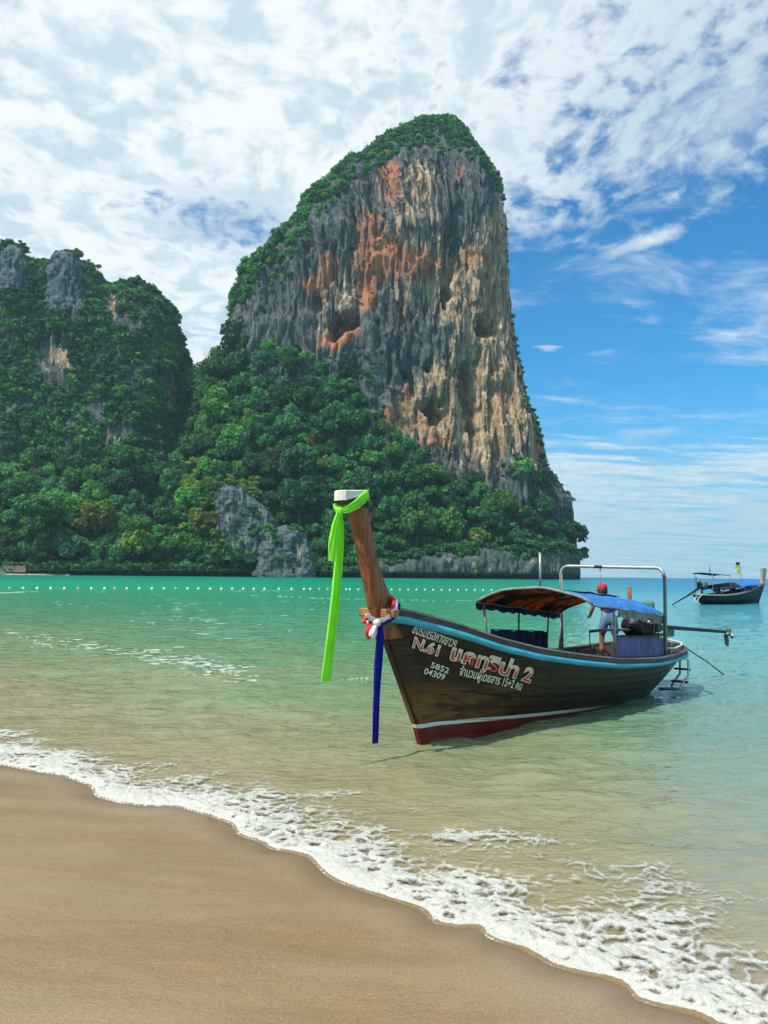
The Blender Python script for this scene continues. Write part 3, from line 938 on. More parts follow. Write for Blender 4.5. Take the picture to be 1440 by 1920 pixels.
# ---- grey crags that stand free in the trees
def crag(name, outline_l, outline_r, y0, y1, Yd, depth, label, seed, nr=90, nc=90):
    py = np.linspace(y0, y1, nr)
    l, r = interp(outline_l, py), interp(outline_r, py)
    c, hw_ = (l + r) / 2, (r - l) / 2 * Yd / F
    Pc = at(c, py, Yd)
    t = np.linspace(0, 2 * np.pi, nc, endpoint=False)
    cx, sy_ = np.cos(t), np.sin(t)
    cx = np.sign(cx) * np.abs(cx) ** .8; sy_ = np.sign(sy_) * np.abs(sy_) ** .8
    dep = np.minimum(hw_, depth)
    X = Pc[:, None, 0] + hw_[:, None] * cx
    Yv = Pc[:, None, 1] + dep[:, None] * sy_
    Z = np.repeat(Pc[:, 2][:, None], nc, 1)
    q = X + .7 * Yv
    dsp = 3.2 * fbm(q / 10, Z / 16, seed, 4) + 1.7 * ridged(q / 5, Z / 18, seed + 3, 3) + 1.0 * fbm(q / 3, Z / 4, seed, 3)
    dsp *= smooth(py, y0, y0 + 14)[:, None]
    X += np.cos(t) * dsp * .8; Yv += np.sin(t) * dsp
    V = np.stack([X, Yv, Z], -1)
    Vt = np.concatenate([V.reshape(-1, 3), [V[0].mean(0) + [0, 0, .4]]])
    j = np.arange(nc)
    capf = np.stack([np.full(nc, len(Vt) - 1), (j + 1) % nc, j], 1)
    hx, hy = project(Vt)
    w_ = 0.05 + 0.3 * np.exp(-((hx - 428) / 10) ** 2 - ((hy - 985) / 22) ** 2) + 0.3 * np.exp(-((hx - 560) / 14) ** 2 - ((hy - 1040) / 30) ** 2)
    me = mesh_np(name, Vt, [grid_faces(nr, nc, True), capf], True, {'warm': w_, 'red': w_ * .6})
    return link(name, me, CRAG)


CRAG = rock_mat("grey_crag", (1.1, 1.22, 1.28))
o = crag("rock_outcrop", [(905, 425), (925, 404), (960, 405), (1000, 416), (1050, 420)], [(905, 432), (915, 450), (940, 478), (960, 500), (975, 512), (1000, 514), (1050, 520)], 905, 1050, 562, 10, "", 1.0)
tag(o, "tall grey rock outcrop among yellowish bushes above the shore", "rock")
o = crag("rock_outcrop", [(985, 530), (1000, 500), (1030, 488), (1084, 484)], [(985, 540), (1000, 566), (1010, 572), (1040, 585), (1084, 592)], 985, 1084, 553, 10, "", 6.0)
tag(o, "streaked grey rock outcrop standing at the water below the taller one", "rock")
HILL_CRAG = rock_mat("dark_crag", (0.95, 1.1, 1.16))
for (l, r, y0, y1, lab, sd_) in [(3, 48, 462, 552, "bare grey crag at the far left top of the overgrown hill", 11.0), (92, 156, 472, 590, "pointed bare grey crag crowned with shrubs on the overgrown hill", 15.0)]:
    ol = [(y0, l + 14), (y0 + 15, l + 4), (y1, l - 4)]
    orr = [(y0, r - 16), (y0 + 15, r - 4), (y1, r + 4)]
    if l > 80:
        ol, orr = [(y0, 112), (490, 103), (520, 95), (y1, 90)], [(y0, 130), (482, 143), (510, 151), (y1, 160)]
    o = crag("rock_crag", ol, orr, y0, y1, 652, 12, "", sd_)
    o.data.materials.clear(); o.data.materials.append(HILL_CRAG)
    tag(o, lab, "rock")
mb = MB()
c = at(484, 1074, 548)
mb.lathe(c + [0, 0, -1.2], [(0.2, 3.2), (2.5, 2.8), (4.2, 1.6), (4.6, 0.0), (4.4, -1.0)], 14)
o = mb.build("boulder", SHORE_ROCK)
o.scale = (1, 1, 1)
tag(o, "small pale boulder at the waterline under the dark trees", "rock")
# narrow strip of far beach at the left
m = simple("far_sand", (0.34, 0.28, 0.18), 0.9, scale=0.2)
xs_ = np.linspace(-340, -222, 40)
yb = slope_Y(720 + F * xs_ / 545) - 2
P = np.stack([np.stack([xs_, yb - 14 + 8 * smooth(xs_, -262, -225), 0 * xs_ - 0.3], -1), np.stack([xs_, yb - 6 + 3 * smooth(xs_, -262, -225), 0 * xs_ + 0.9], -1), np.stack([xs_, yb + 10, 0 * xs_ + 2.2], -1)])
tag(link("far_beach", mesh_np("far_beach", P, grid_faces(3, 40)), m), "narrow strip of sand under the trees across the bay", kind='structure')

# ================================================================== FOREST
def foliage_mat(name, dark, lite, hue=0.03):
    m, g, b, o = new_mat(name)
    lv = g.add('ShaderNodeAttribute', {'attribute_name': 'leaf'}).outputs['Fac']
    rnd = g.add('ShaderNodeObjectInfo').outputs['Random']
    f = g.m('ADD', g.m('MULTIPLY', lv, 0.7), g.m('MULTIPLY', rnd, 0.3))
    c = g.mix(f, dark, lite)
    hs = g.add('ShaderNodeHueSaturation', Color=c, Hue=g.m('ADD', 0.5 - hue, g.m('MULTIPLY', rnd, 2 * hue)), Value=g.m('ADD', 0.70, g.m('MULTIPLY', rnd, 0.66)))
    g.put(b.inputs['Base Color'], hs.outputs[0])
    b.inputs['Roughness'].default_value = 0.6
    b.inputs['Specular IOR Level'].default_value = 0.25
    tr = g.add('ShaderNodeBsdfTranslucent', Color=g.mix(1.0, hs.outputs[0], (1.3, 1.35, 0.6), 'MULTIPLY'))
    mx = g.add('ShaderNodeMixShader', Fac=0.30)
    g.l.new(b.outputs[0], mx.inputs[1]); g.l.new(tr.outputs[0], mx.inputs[2])
    g.l.new(mx.outputs[0], o.inputs[0])
    return m


FOL = {
    'dark': foliage_mat("foliage_dark", (0.010, 0.062, 0.036), (0.046, 0.152, 0.056)),
    'mid': foliage_mat("foliage_mid", (0.016, 0.098, 0.040), (0.078, 0.235, 0.060)),
    'lite': foliage_mat("foliage_light", (0.036, 0.150, 0.038), (0.140, 0.315, 0.060)),
    'gold': foliage_mat("foliage_yellow", (0.07, 0.12, 0.022), (0.20, 0.26, 0.05)),
    'dry': foliage_mat("foliage_dry", (0.05, 0.055, 0.035), (0.12, 0.115, 0.07)),
}
BARK = simple("forest_bark", (0.10, 0.085, 0.065), 0.9, scale=2.0)
PALE_BARK = simple("pale_bark", (0.30, 0.29, 0.25), 0.9, scale=2.0)


def leaf_quads(c, n, size, r_):
    """random leaf-clump quads at points c, facing roughly n"""
    k = len(c)
    nr = n + r_.normal(size=(k, 3)) * 0.55
    nr /= np.linalg.norm(nr, axis=1)[:, None]
    a = np.cross(nr, r_.normal(size=(k, 3))); a /= np.linalg.norm(a, axis=1)[:, None]
    b = np.cross(nr, a)
    sz = np.broadcast_to(size, (k,))[:, None]
    sa = sz * (0.7 + 0.6 * r_.random((k, 1))); sb = sz * (0.5 + 0.45 * r_.random((k, 1)))
    V = np.stack([c - a * sa, c - b * sb + nr * sz * .12, c + a * sa, c + b * sb + nr * sz * .12], 1).reshape(-1, 3)
    return V, np.arange(4 * k).reshape(k, 4)


ICO = None


def blob_core(c, rad, r_, nu=8, nv=5):
    t = np.linspace(0, np.pi, nv + 2); p = np.linspace(0, 2 * np.pi, nu, endpoint=False)
    T, Pp = np.meshgrid(t, p, indexing='ij')
    rr_ = 1 + 0.15 * r_.normal(size=T.shape)
    rr_[0] = rr_[-1] = 1
    V = np.stack([np.sin(T) * np.cos(Pp), np.sin(T) * np.sin(Pp), np.cos(T)], -1) * rr_[..., None] * rad + c
    return V.reshape(-1, 3), grid_faces(nv + 2, nu, True)


def crown(seed, nlobe=13, per=62, leaf=0.115, flat=0.8, spread=0.62, gap=0.0, cores=99):
    """unit crown: centre at the origin, about one unit in radius"""
    r_ = np.random.default_rng(seed)
    Vs, Fs, Ls, n0 = [], [], [], 0
    lobes = [(np.array([0, 0, 0.05]), 0.62)]
    for i in range(nlobe):
        a = 2 * math.pi * (i * 0.618 + 0.1 * r_.random())
        h = -0.25 + 1.0 * ((i + 0.5) / nlobe) + 0.1 * r_.normal()
        rad = spread * math.sqrt(max(0.05, 1 - max(h, 0) ** 2 * 0.9))
        lobes.append((np.array([math.cos(a) * rad, math.sin(a) * rad, h * flat]), 0.26 + 0.16 * r_.random()))
    for i, (c, rad) in enumerate(lobes):
        k = int(per * (rad / 0.34) ** 2 * (0.6 if i == 0 else 1))
        d = r_.normal(size=(k, 3)); d[:, 2] = d[:, 2] + 0.35
        d /= np.linalg.norm(d, axis=1)[:, None]
        p = c + d * rad * (0.86 + 0.26 * r_.random((k, 1))) * np.array([1, 1, 0.85])
        V, Fq = leaf_quads(p, d, leaf * (0.75 + 0.5 * r_.random(k)), r_)
        lv = np.clip(0.5 + 0.22 * r_.normal() + 0.16 * r_.normal(size=k), 0, 1)
        Vs.append(V); Fs.append(Fq + n0); n0 += len(V); Ls.append(np.repeat(lv, 4))
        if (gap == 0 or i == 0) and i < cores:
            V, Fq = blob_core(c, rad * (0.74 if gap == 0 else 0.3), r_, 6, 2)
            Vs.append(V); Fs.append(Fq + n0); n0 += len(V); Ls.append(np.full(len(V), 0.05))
    return np.concatenate(Vs), np.concatenate(Fs), np.concatenate(Ls)


def crown_mesh(name, args):
    V, Fq, L_ = crown(**args)
    return mesh_np(name, V, Fq, False, {'leaf': L_})


CROWNS = [crown_mesh("crown", dict(seed=40 + i, leaf=[.10, .12, .14, .11, .13, .105][i % 6], nlobe=[13, 18, 9, 15, 11, 21][i % 6], flat=[0.8, 0.95, 0.62, 0.75, 1.1, 0.7][i % 6], spread=[.62, .58, .7, .66, .5, .72][i % 6])) for i in range(12)]
CROWN_BY = {}
for key in FOL:
    lst = []
    for me in CROWNS:
        c = me.copy(); c.materials.clear(); c.materials.append(FOL[key]); lst.append(c)
    CROWN_BY[key] = lst


def trunk_mesh(name, mat, seed):
    r_ = random.Random(seed)
    mb = MB()
    mb.tube([(0, 0, -1.1), (0.03, 0.02, -0.6), (0.0, 0.05, -0.1), (0.02, 0.0, 0.3)], [.075, .06, .05, .03], 7)
    for i in range(5):
        a = i * 1.256 + r_.random()
        z0 = -0.5 + 0.12 * i
        mb.tube([(0.02, 0.02, z0), (0.22 * math.cos(a), 0.22 * math.sin(a), z0 + 0.25), (0.5 * math.cos(a), 0.5 * math.sin(a), z0 + 0.5)], [.035, .026, .012], 5)
    me = mb.mesh(name); me.materials.append(mat)
    return me


TRUNKS = [trunk_mesh("trunk", BARK, i) for i in range(3)]
PALE_TRUNK = trunk_mesh("trunk", PALE_BARK, 9)

def poly_in(x, y, poly):
    poly = np.asarray(poly, float)
    inside = np.zeros(np.shape(x), bool)
    j = len(poly) - 1
    for i in range(len(poly)):
        xi, yi = poly[i]; xj, yj = poly[j]
        hit = ((yi > y) != (yj > y)) & (x < (xj - xi) * (y - yi) / (yj - yi + 1e-12) + xi)
        inside ^= hit
        j = i
    return inside


CRAG_CLEAR = [(396, 915), (430, 902), (455, 920), (515, 968), (520, 985), (575, 992), (596, 1040), (598, 1085), (480, 1085), (484, 1005), (396, 1000)]
# ---- scatter the trees over the slope
d1 = np.linalg.norm(np.diff(SLOPE, axis=0), axis=-1)[:, :-1]; d2 = np.linalg.norm(np.diff(SLOPE, axis=1), axis=-1)[:-1]
area = (d1 * d2)
cpx_ = project(SLOPE[:-1, :-1])[0]
area = np.where((cpx_ > -120) & (cpx_ < 1075), area, area * 0.35)
pr = (area / area.sum()).ravel()
cand = rng.choice(len(pr), 16000, p=pr)
ii, jj = np.unravel_index(cand, area.shape)
f1, f2 = rng.random(16000), rng.random(16000)
Q = SLOPE[ii, jj] + (SLOPE[ii + 1, jj] - SLOPE[ii, jj]) * f1[:, None] + (SLOPE[ii, jj + 1] - SLOPE[ii, jj]) * f2[:, None]
rad_c = np.clip(rng.lognormal(math.log(9.6), 0.32, 16000), 5.0, 17.0)
trees = []
grid_ = {}
for p, r in zip(Q, rad_c):
    key = (int(p[0] // 14), int(p[2] // 14))
    ok = True
    for a in (-1, 0, 1):
        for b in (-1, 0, 1):
            for (q, rq) in grid_.get((key[0] + a, key[1] + b), ()):
                if (p[0] - q[0]) ** 2 + (p[1] - q[1]) ** 2 + (p[2] - q[2]) ** 2 < (0.60 * (r + rq)) ** 2:
                    ok = False
                    break
            if not ok: break
        if not ok: break
    if ok:
        grid_.setdefault(key, []).append((p, r)); trees.append((p, r))
# keep the crags and shore rocks clear
info = []
for p, r in trees:
    c = p + np.array([0, -0.15 * r, 0.55 * r])
    x, y = project(c); x, y = float(x), float(y)
    hit = False
    if poly_in(np.array([x]), np.array([y]), CRAG_CLEAR)[0]: hit = True
    if x > 690 and y > 1046: hit = True
    if hit: continue
    if y > 1052: r *= 0.8
    info.append((c, r, x, y))
vis = [t for t in info if -60 < t[2] < 1110]
rest = [t for t in info if not (-60 < t[2] < 1110)]
vis.sort(key=lambda t: -t[1] / t[0][1])
SINGLE = 290
single, massed = vis[:SINGLE], vis[SINGLE:] + rest


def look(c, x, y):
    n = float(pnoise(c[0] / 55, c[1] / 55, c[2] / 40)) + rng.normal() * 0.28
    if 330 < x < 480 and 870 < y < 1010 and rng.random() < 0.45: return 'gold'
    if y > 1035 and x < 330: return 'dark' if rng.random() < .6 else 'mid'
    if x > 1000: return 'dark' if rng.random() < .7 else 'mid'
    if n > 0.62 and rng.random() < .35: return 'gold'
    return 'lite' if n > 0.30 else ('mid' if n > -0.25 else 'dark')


WORD = {'dark': 'deep green', 'mid': 'mid green', 'lite': 'fresh light green', 'gold': 'yellowish green', 'dry': 'dry brownish'}


def zone(x, y):
    if x < 110: h = "over the far beach" if y > 985 else "at far left"
    elif x < 250: h = "below the pointed crag"
    elif x < 395: h = "left of the tall outcrop"
    elif x < 520: h = "above the rock outcrops"
    elif x < 625: h = "just left of the prow"
    elif x < 720: h = "right behind the prow"
    elif x < 860: h = "right of the prow"
    elif x < 980: h = "above the front canopy"
    else: h = "near the headland tip"
    if y > 1015: v = "at the waterline"
    elif y > 950: v = "low down"
    elif y > 880: v = "halfway up"
    elif y > 800: v = "high up"
    else: v = "topmost" if x > 400 else "in the gap"
    return h, v


def add_tree(c, r, kind, label, group, sz=None, trunk=None, name="forest_tree", crown_i=None):
    o = empty(name, (c[0], c[1], c[2]), rng.random() * 6.28)
    o.scale = (r, r * (0.9 + .2 * rng.random()), r * (sz or (0.85 + 0.35 * rng.random())))
    tag(o, label, "tree", group)
    i = int(rng.integers(len(CROWNS))) if crown_i is None else crown_i
    link("crown", CROWN_BY[kind][i], None, o)
    link("trunk", trunk or TRUNKS[int(rng.integers(3))], None, o)
    return o


pending = []
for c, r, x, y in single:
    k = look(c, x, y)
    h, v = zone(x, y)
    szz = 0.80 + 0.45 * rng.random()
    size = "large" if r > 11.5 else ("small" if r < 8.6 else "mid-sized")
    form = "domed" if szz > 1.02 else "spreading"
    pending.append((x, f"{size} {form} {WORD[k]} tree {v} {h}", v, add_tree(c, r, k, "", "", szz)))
clusters = {}
for x, lab, v, o in pending: clusters.setdefault(lab, []).append((x, v, o))


def place(i, n):
    if i == 0: return "leftmost"
    if i == n - 1: return "rightmost"
    if n == 3: return "middle"
    return ["", "second", "third", "fourth", "fifth", "sixth", "seventh", "eighth", "ninth"][min(i, 8)] + " from left"


for lab, lst in clusters.items():
    lst.sort(key=lambda q: q[0])
    for i, (x, v, o) in enumerate(lst):
        n = len(lst)
        tag(o, lab if n == 1 else lab + ", " + place(i, n), None, "forest trees, " + v)


def joined(name, items, label, protos, parent=None, kind='stuff'):
    """many crowns in one mesh; items: (centre, radius, kind)"""
    bykind = {}
    Vs, Fs, Ls, Ms, n0 = [], [], [], [], 0
    keys = list(FOL)
    for c, r, k in items:
        V, Fq, L_ = protos[int(rng.integers(len(protos)))]
        a = rng.random() * 6.28
        R = np.array([[math.cos(a), -math.sin(a), 0], [math.sin(a), math.cos(a), 0], [0, 0, 1]])
        Vs.append((V @ R.T) * (r * np.array([1, 1, 0.8 + 0.35 * rng.random()])) + c)
        Fs.append(Fq + n0); n0 += len(V)
        Ls.append(np.clip(L_ * (0.75 + 0.5 * rng.random()) + rng.normal() * 0.10, 0, 1))
        Ms.append(np.full(len(Fq), keys.index(k)))
    me = mesh_np(name, np.concatenate(Vs), np.concatenate(Fs), False, {'leaf': np.concatenate(Ls)})
    for k in keys: me.materials.append(FOL[k])
    me.polygons.foreach_set('material_index', np.concatenate(Ms).astype(np.int32))
    o = link(name, me)
    return tag(o, label, kind=kind)


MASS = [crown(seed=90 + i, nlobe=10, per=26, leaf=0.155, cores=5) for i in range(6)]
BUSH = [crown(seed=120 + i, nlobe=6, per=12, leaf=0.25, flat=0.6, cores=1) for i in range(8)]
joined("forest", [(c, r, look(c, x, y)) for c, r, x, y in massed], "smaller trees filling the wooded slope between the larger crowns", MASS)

# understorey that closes the gaps along the slope and hangs over the shore cliff
items = []
cand = rng.choice(len(pr), 1150, p=pr)
ii, jj = np.unravel_index(cand, area.shape)
for i, j in zip(ii, jj):
    p = SLOPE[i, j] + np.array([0, -1.0, 1.0])
    x, y = project(p)
    if poly_in(np.array([x]), np.array([y]), CRAG_CLEAR)[0]: continue
    if x > 690 and y > 1054: continue
    items.append((p, 3.0 + 1.8 * rng.random(), 'dark' if rng.random() < .4 else 'mid'))
for x in np.arange(-300, 745, 5.0):
    Yd = float(slope_Y(x)) - 3 + rng.normal() * 1.5
    if 478 < x < 592: continue
    p = at(x, 1075, Yd); p[2] = 4.5 + 3.0 * rng.random()
    items.append((p, 3.2 + 1.8 * rng.random(), 'dark' if rng.random() < .45 else 'mid'))
for x in np.arange(690, 1086, 2.6):
    Yd = float(slope_Y(x)) - 2 + rng.normal() * 1.5
    p = at(x, 1075, Yd); p[2] = float(np.interp(x, [690, 735, 790, 950, 1030, 1086], [9, 13, 18, 20, 22, 24])) * (1 + .22 * rng.normal()) + .5
    items.append((p, 2.6 + 1.8 * rng.random(), 'dark' if rng.random() < .4 else 'mid'))
for (x0, x1, y0, y1, n, k, Yd) in [(400, 440, 890, 915, 16, 'gold', 560), (440, 480, 900, 935, 14, 'gold', 560), (455, 500, 940, 985, 10, 'mid', 552), (490, 560, 985, 1003, 18, 'lite', 546), (395, 420, 990, 1040, 12, 'gold', 551), (420, 480, 995, 1060, 26, 'lite', 550), (515, 545, 1015, 1050, 7, 'mid', 543), (380, 402, 900, 990, 14, 'gold', 556)]:
    for _ in range(n):
        p = at(x0 + (x1 - x0) * rng.random(), y0 + (y1 - y0) * rng.random(), Yd + 3 * rng.normal())
        items.append((p, 1.8 + 1.6 * rng.random(), k if rng.random() < .7 else 'mid'))
joined("undergrowth", items, "dense bushes filling the wooded slope and trailing over the shore rocks", BUSH)

# ---- bushes growing on the tower and the left hill
items = []
nzr, nth = TOWER.shape[:2]
fx, fy = project(TOWER[:, :460])


VEG = [([(440, 540), (450, 480), (560, 370), (650, 290), (760, 225), (820, 205), (860, 215), (900, 275), (935, 320), (940, 350), (900, 308), (860, 290), (790, 285), (730, 300), (690, 320), (650, 350), (620, 400), (590, 430), (560, 455), (520, 505), (480, 520), (455, 530)], 620, (2.6, 4.8)),
       ([(470, 520), (520, 500), (585, 440), (570, 480), (520, 545), (490, 560), (470, 545)], 40, (1.5, 3.0)),
       ([(640, 380), (670, 360), (660, 480), (640, 470)], 12, (1.2, 2.2)),
       ([(425, 560), (445, 540), (436, 600), (428, 640), (418, 650)], 26, (1.2, 2.4)),
       ([(925, 320), (945, 380), (955, 470), (958, 560), (948, 470), (935, 390), (915, 335)], 34, (1.0, 1.9)),
       ([(958, 585), (972, 600), (990, 720), (1012, 790), (1030, 850), (1060, 900), (1085, 960), (1080, 1040), (1050, 1020), (1025, 930), (1005, 880), (1012, 850), (990, 780), (975, 720), (962, 650)], 190, (1.6, 3.4)),
       ([(690, 650), (720, 660), (720, 700), (690, 720), (640, 700), (600, 680), (640, 660)], 40, (1.6, 3.0)),
       ([(795, 300), (830, 300), (830, 340), (800, 335)], 8, (1.0, 1.8)),
       ([(945, 840), (990, 860), (1000, 900), (940, 900)], 30, (2, 3.4)),
       ([(590, 560), (600, 560), (590, 640), (560, 640)], 5, (1.0, 1.6))]
TV = TOWER[:, :460]
for poly, n, (r0, r1) in VEG:
    ins = np.argwhere(poly_in(fx, fy, poly))
    if not len(ins): continue
    for q in ins[rng.integers(len(ins), size=n)]:
        p = TV[q[0], q[1]] + np.array([0, -0.6, 0.3])
        k = 'mid'
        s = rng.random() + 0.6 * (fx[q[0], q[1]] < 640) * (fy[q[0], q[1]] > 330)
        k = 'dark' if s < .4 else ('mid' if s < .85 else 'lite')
        items.append((p, r0 + (r1 - r0) * rng.random() ** 1.5, k))
# top of the tower: bushes over the whole crown, back side too
for q in range(420):
    i = int(rng.integers(0, 48)); j = int(rng.integers(nth))
    p = TOWER[i, j] + [0, 0, 0.4]
    items.append((p, 1.8 + 2.4 * rng.random(), 'dark' if rng.random() < .5 else 'mid'))
# flanks of the crown: left skyline ridge and upper right shoulder, round to the back
tpx, tpy = project(TOWER)
for (lo, hi_, js, n, r0, r1) in [(222, 548, list(range(0, 100)) + list(range(495, 520)), 1150, 3.0, 6.0), (548, 660, list(range(0, 21)) + list(range(508, 520)), 60, 1.4, 3.0), (222, 330, list(range(362, 484)), 150, 2.0, 4.2), (330, 470, list(range(440, 466)), 50, 1.0, 2.2)]:
    rows_ = np.where((tpy[:, 230] > lo) & (tpy[:, 230] < hi_))[0]
    for _ in range(n):
        i, j = int(rng.choice(rows_)), int(rng.choice(js))
        kk = rng.random()
        items.append((TOWER[i, j] + np.array([0, -.3, .5]), r0 + (r1 - r0) * rng.random() ** 1.4, 'mid' if kk < .5 else ('lite' if kk < .75 else 'dark')))
# scattered tufts on ledges of the face
ins = np.argwhere(poly_in(fx, fy, [(440, 560), (700, 320), (930, 330), (955, 600), (1000, 850), (800, 840), (700, 700), (440, 620)]))
for q in ins[rng.integers(len(ins), size=90)]:
    items.append((TV[q[0], q[1]] + [0, -.3, 0], 0.5 + 0.9 * rng.random() ** 2, 'dark' if rng.random() < .6 else 'mid'))
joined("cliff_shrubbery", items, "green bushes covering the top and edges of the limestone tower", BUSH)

items = []
hx, hy = project(LHILL)
bare = [[(92, 600), (94, 500), (118, 468), (140, 474), (156, 520), (158, 600)], [(0, 560), (0, 480), (20, 462), (46, 480), (50, 550)], [(78, 715), (76, 640), (104, 640), (128, 660), (130, 700), (108, 735)],
        [(196, 550), (220, 552), (222, 606), (208, 612)], [(306, 780), (318, 720), (334, 700), (330, 760)], [(176, 860), (205, 800), (240, 780), (228, 830)], [(255, 565), (275, 565), (275, 590), (255, 590)]]
bmask = np.zeros(hx.shape, bool)
for bp in bare: bmask |= poly_in(hx, hy, bp)
hd1 = np.linalg.norm(np.diff(LHILL, axis=0), axis=-1)[:, :-1]; hd2 = np.linalg.norm(np.diff(LHILL, axis=1), axis=-1)[:-1]
ar = hd1 * hd2 * np.where((hy[:-1, :-1] < 930) & ~bmask[:-1, :-1], 1, 0) * np.where(hx[:-1, :-1] < -60, .35, 1.0)
ar[-3:] *= .25
pr2 = (ar / ar.sum()).ravel()
cnd = rng.choice(len(pr2), 2900, p=pr2)
ii, jj = np.unravel_index(cnd, ar.shape)
for i, j in zip(ii, jj):
    p = LHILL[i, j] + np.array([0, -0.8, 0.4])
    n = float(pnoise(p[0] / 30, p[1] / 30, p[2] / 26)) + rng.normal() * .3
    x, y = hx[i, j], hy[i, j]
    if any(abs(x - cx_) < w_ and y0 - 2 < y < y1 for cx_, w_, y0, y1 in [(124, 36, 484, 588), (24, 28, 478, 552)]) : continue
    r = 2.8 + 3.8 * rng.random() ** 1.4
    items.append((p, r, 'dark' if n < -0.1 else ('mid' if n < .45 else 'lite')))
for (x0, x1, y0, y1, n, Yd) in [(98, 152, 470, 482, 12, 650), (4, 46, 452, 466, 12, 650), (-4, 60, 545, 575, 22, 638), (88, 165, 580, 610, 24, 636), (50, 92, 500, 580, 26, 648), (155, 185, 500, 570, 16, 648)]:
    for _ in range(n):
        p = at(x0 + (x1 - x0) * rng.random(), y0 + (y1 - y0) * rng.random(), Yd + 2 * rng.normal())
        items.append((p, 1.6 + 1.8 * rng.random(), 'dark' if rng.random() < .5 else 'mid'))
joined("hillside_shrubbery", items, "dense dark bushes and creepers covering the hill on the left", BUSH)

# ---- a few trees that stand out
add_tree(at(520, 862, 596), 8.5, 'dry', "brownish half bare tree among green crowns under the tower", None, 1.1, PALE_TRUNK)
add_tree(at(262, 985, 548), 9.0, 'lite', "light green spreading tree left of the tall rock outcrop", None, 0.85)
add_tree(at(62, 955, 542), 14.5, 'mid', "broad rounded tree over the strip of sand at far left", None, 0.85)
add_tree(at(250, 860, 590), 11.0, 'mid', "large round tree at the foot of the overgrown hill", None, 0.95)
add_tree(at(440, 838, 606), 7.5, 'lite', "bright light green tree in the middle of the slope", None, 0.9)
add_tree(at(425, 772, 640), 5.0, 'gold', "small yellow green treetop on the slope below the gap", None, 0.5)
add_tree(at(350, 935, 556), 10, 'lite', "leafy light green tree beside the tall rock outcrop", None, 0.9)
OPEN = [crown_mesh("crown", dict(seed=300 + i, nlobe=9, per=16, leaf=0.12, spread=0.85, gap=1.0)) for i in range(2)]
for me in OPEN: me.materials.append(FOL['dark'])
for (x, y, r, lab, yd) in [(368, 690, 8.0, "open dark tree with sky showing through in the gap beside the hill", 716), (400, 672, 7.5, "open dark tree with sky showing through nearer the tower", 712), (1092, 1044, 4.0, "small tree leaning out over the sea from the headland", 634)]:
    p = at(x, y, yd)
    o = empty("forest_tree", p, 1.0)
    o.scale = (r, r, r * .9)
    tag(o, lab, "tree")
    link("crown", OPEN[0], None, o)
    link("trunk", TRUNKS[0], None, o)
# pale dead tree
p = at(642, 752, 630)
mb = MB()
mb.tube([(0, 0, -14), (0.3, 0, -4), (-0.2, 0, 6)], [.8, .6, .25], 7)
for i, (a, z) in enumerate([(0.4, -2), (2.6, 0), (3.6, -4), (5.5, 1)]):
    mb.tube([(0, 0, z), (2.2 * math.cos(a), .8 * math.sin(a), z + 3.5), (3.0 * math.cos(a), 1.0 * math.sin(a), z + 7)], [.35, .25, .1], 5)
o = empty("dead_tree", p)
tag(o, "pale leafless tree on the slope under the tower", "tree")
mb.build("trunk", PALE_BARK, o)

# ================================================================== LONG-TAIL BOAT
BW = on_water(790, 1402)                                     # stem meets the water here
AX = np.array([0.6581144, 0.75291795, 0.0])                  # bow -> stern
PORT = np.array([0.75291795, -0.6581144, 0.0])
HEAD = math.atan2(AX[1], AX[0])


def B(u, v, z):
    """boat coordinates (metres aft of the stem, metres to port, metres above water) -> local to the boat's Empty"""
    return np.stack(np.broadcast_arrays(np.asarray(u, float), -np.asarray(v, float), np.asarray(z, float)), -1)


def ctr(px, py, v=0.0):
    """where the sight line of a photo pixel meets the boat's lengthwise plane v metres to port -> (u, z)"""
    d = rays(px, py)
    p0 = BW + PORT * v
    t = ((p0 - CAM) @ PORT) / (d @ PORT)
    r = CAM + d * t - BW
    return float(r @ AX), float(CAM[2] + d[2] * t)


_ug = np.array([-1.12, -.68, -.23, .32, 1.06, 1.92, 2.92, 4.13, 5.0, 5.8, 6.6, 7.2, 7.6, 7.9, 8.15, 8.35, 8.48, 8.55])
_wg = np.array([.06, .14, .27, .41, .59, .76, .92, 1.05, 1.09, 1.10, 1.075, 1.02, .955, .86, .72, .52, .30, .0])
_uz = np.array([-1.12, -.68, -.23, .32, 1.06, 1.92, 2.92, 4.13, 5.8, 7.0, 8.0, 8.55])
_zg = np.array([1.985, 1.965, 1.86, 1.725, 1.505, 1.315, 1.165, 1.015, .91, .915, .945, .965])


def gun_z(u):
    return np.interp(u, _uz, _zg)


def gun_w(u):
    return np.interp(u, _ug, _wg)


_fine = np.linspace(-1.12, 8.55, 400)
_k = np.exp(-0.5 * (np.arange(-12, 13) / 5.0) ** 2); _k /= _k.sum()
_zs = np.convolve(np.pad(gun_z(_fine), 12, mode='reflect', reflect_type='odd'), _k, 'valid')
gun_z = lambda u: np.interp(u, _fine, _zs)
stem_u = lambda z: np.interp(z, [-.36, -.15, 0, .26, .86, 1.6, 1.93, 2.2], [.42, .13, 0, -.10, -.42, -.82, -1.04, -1.18])


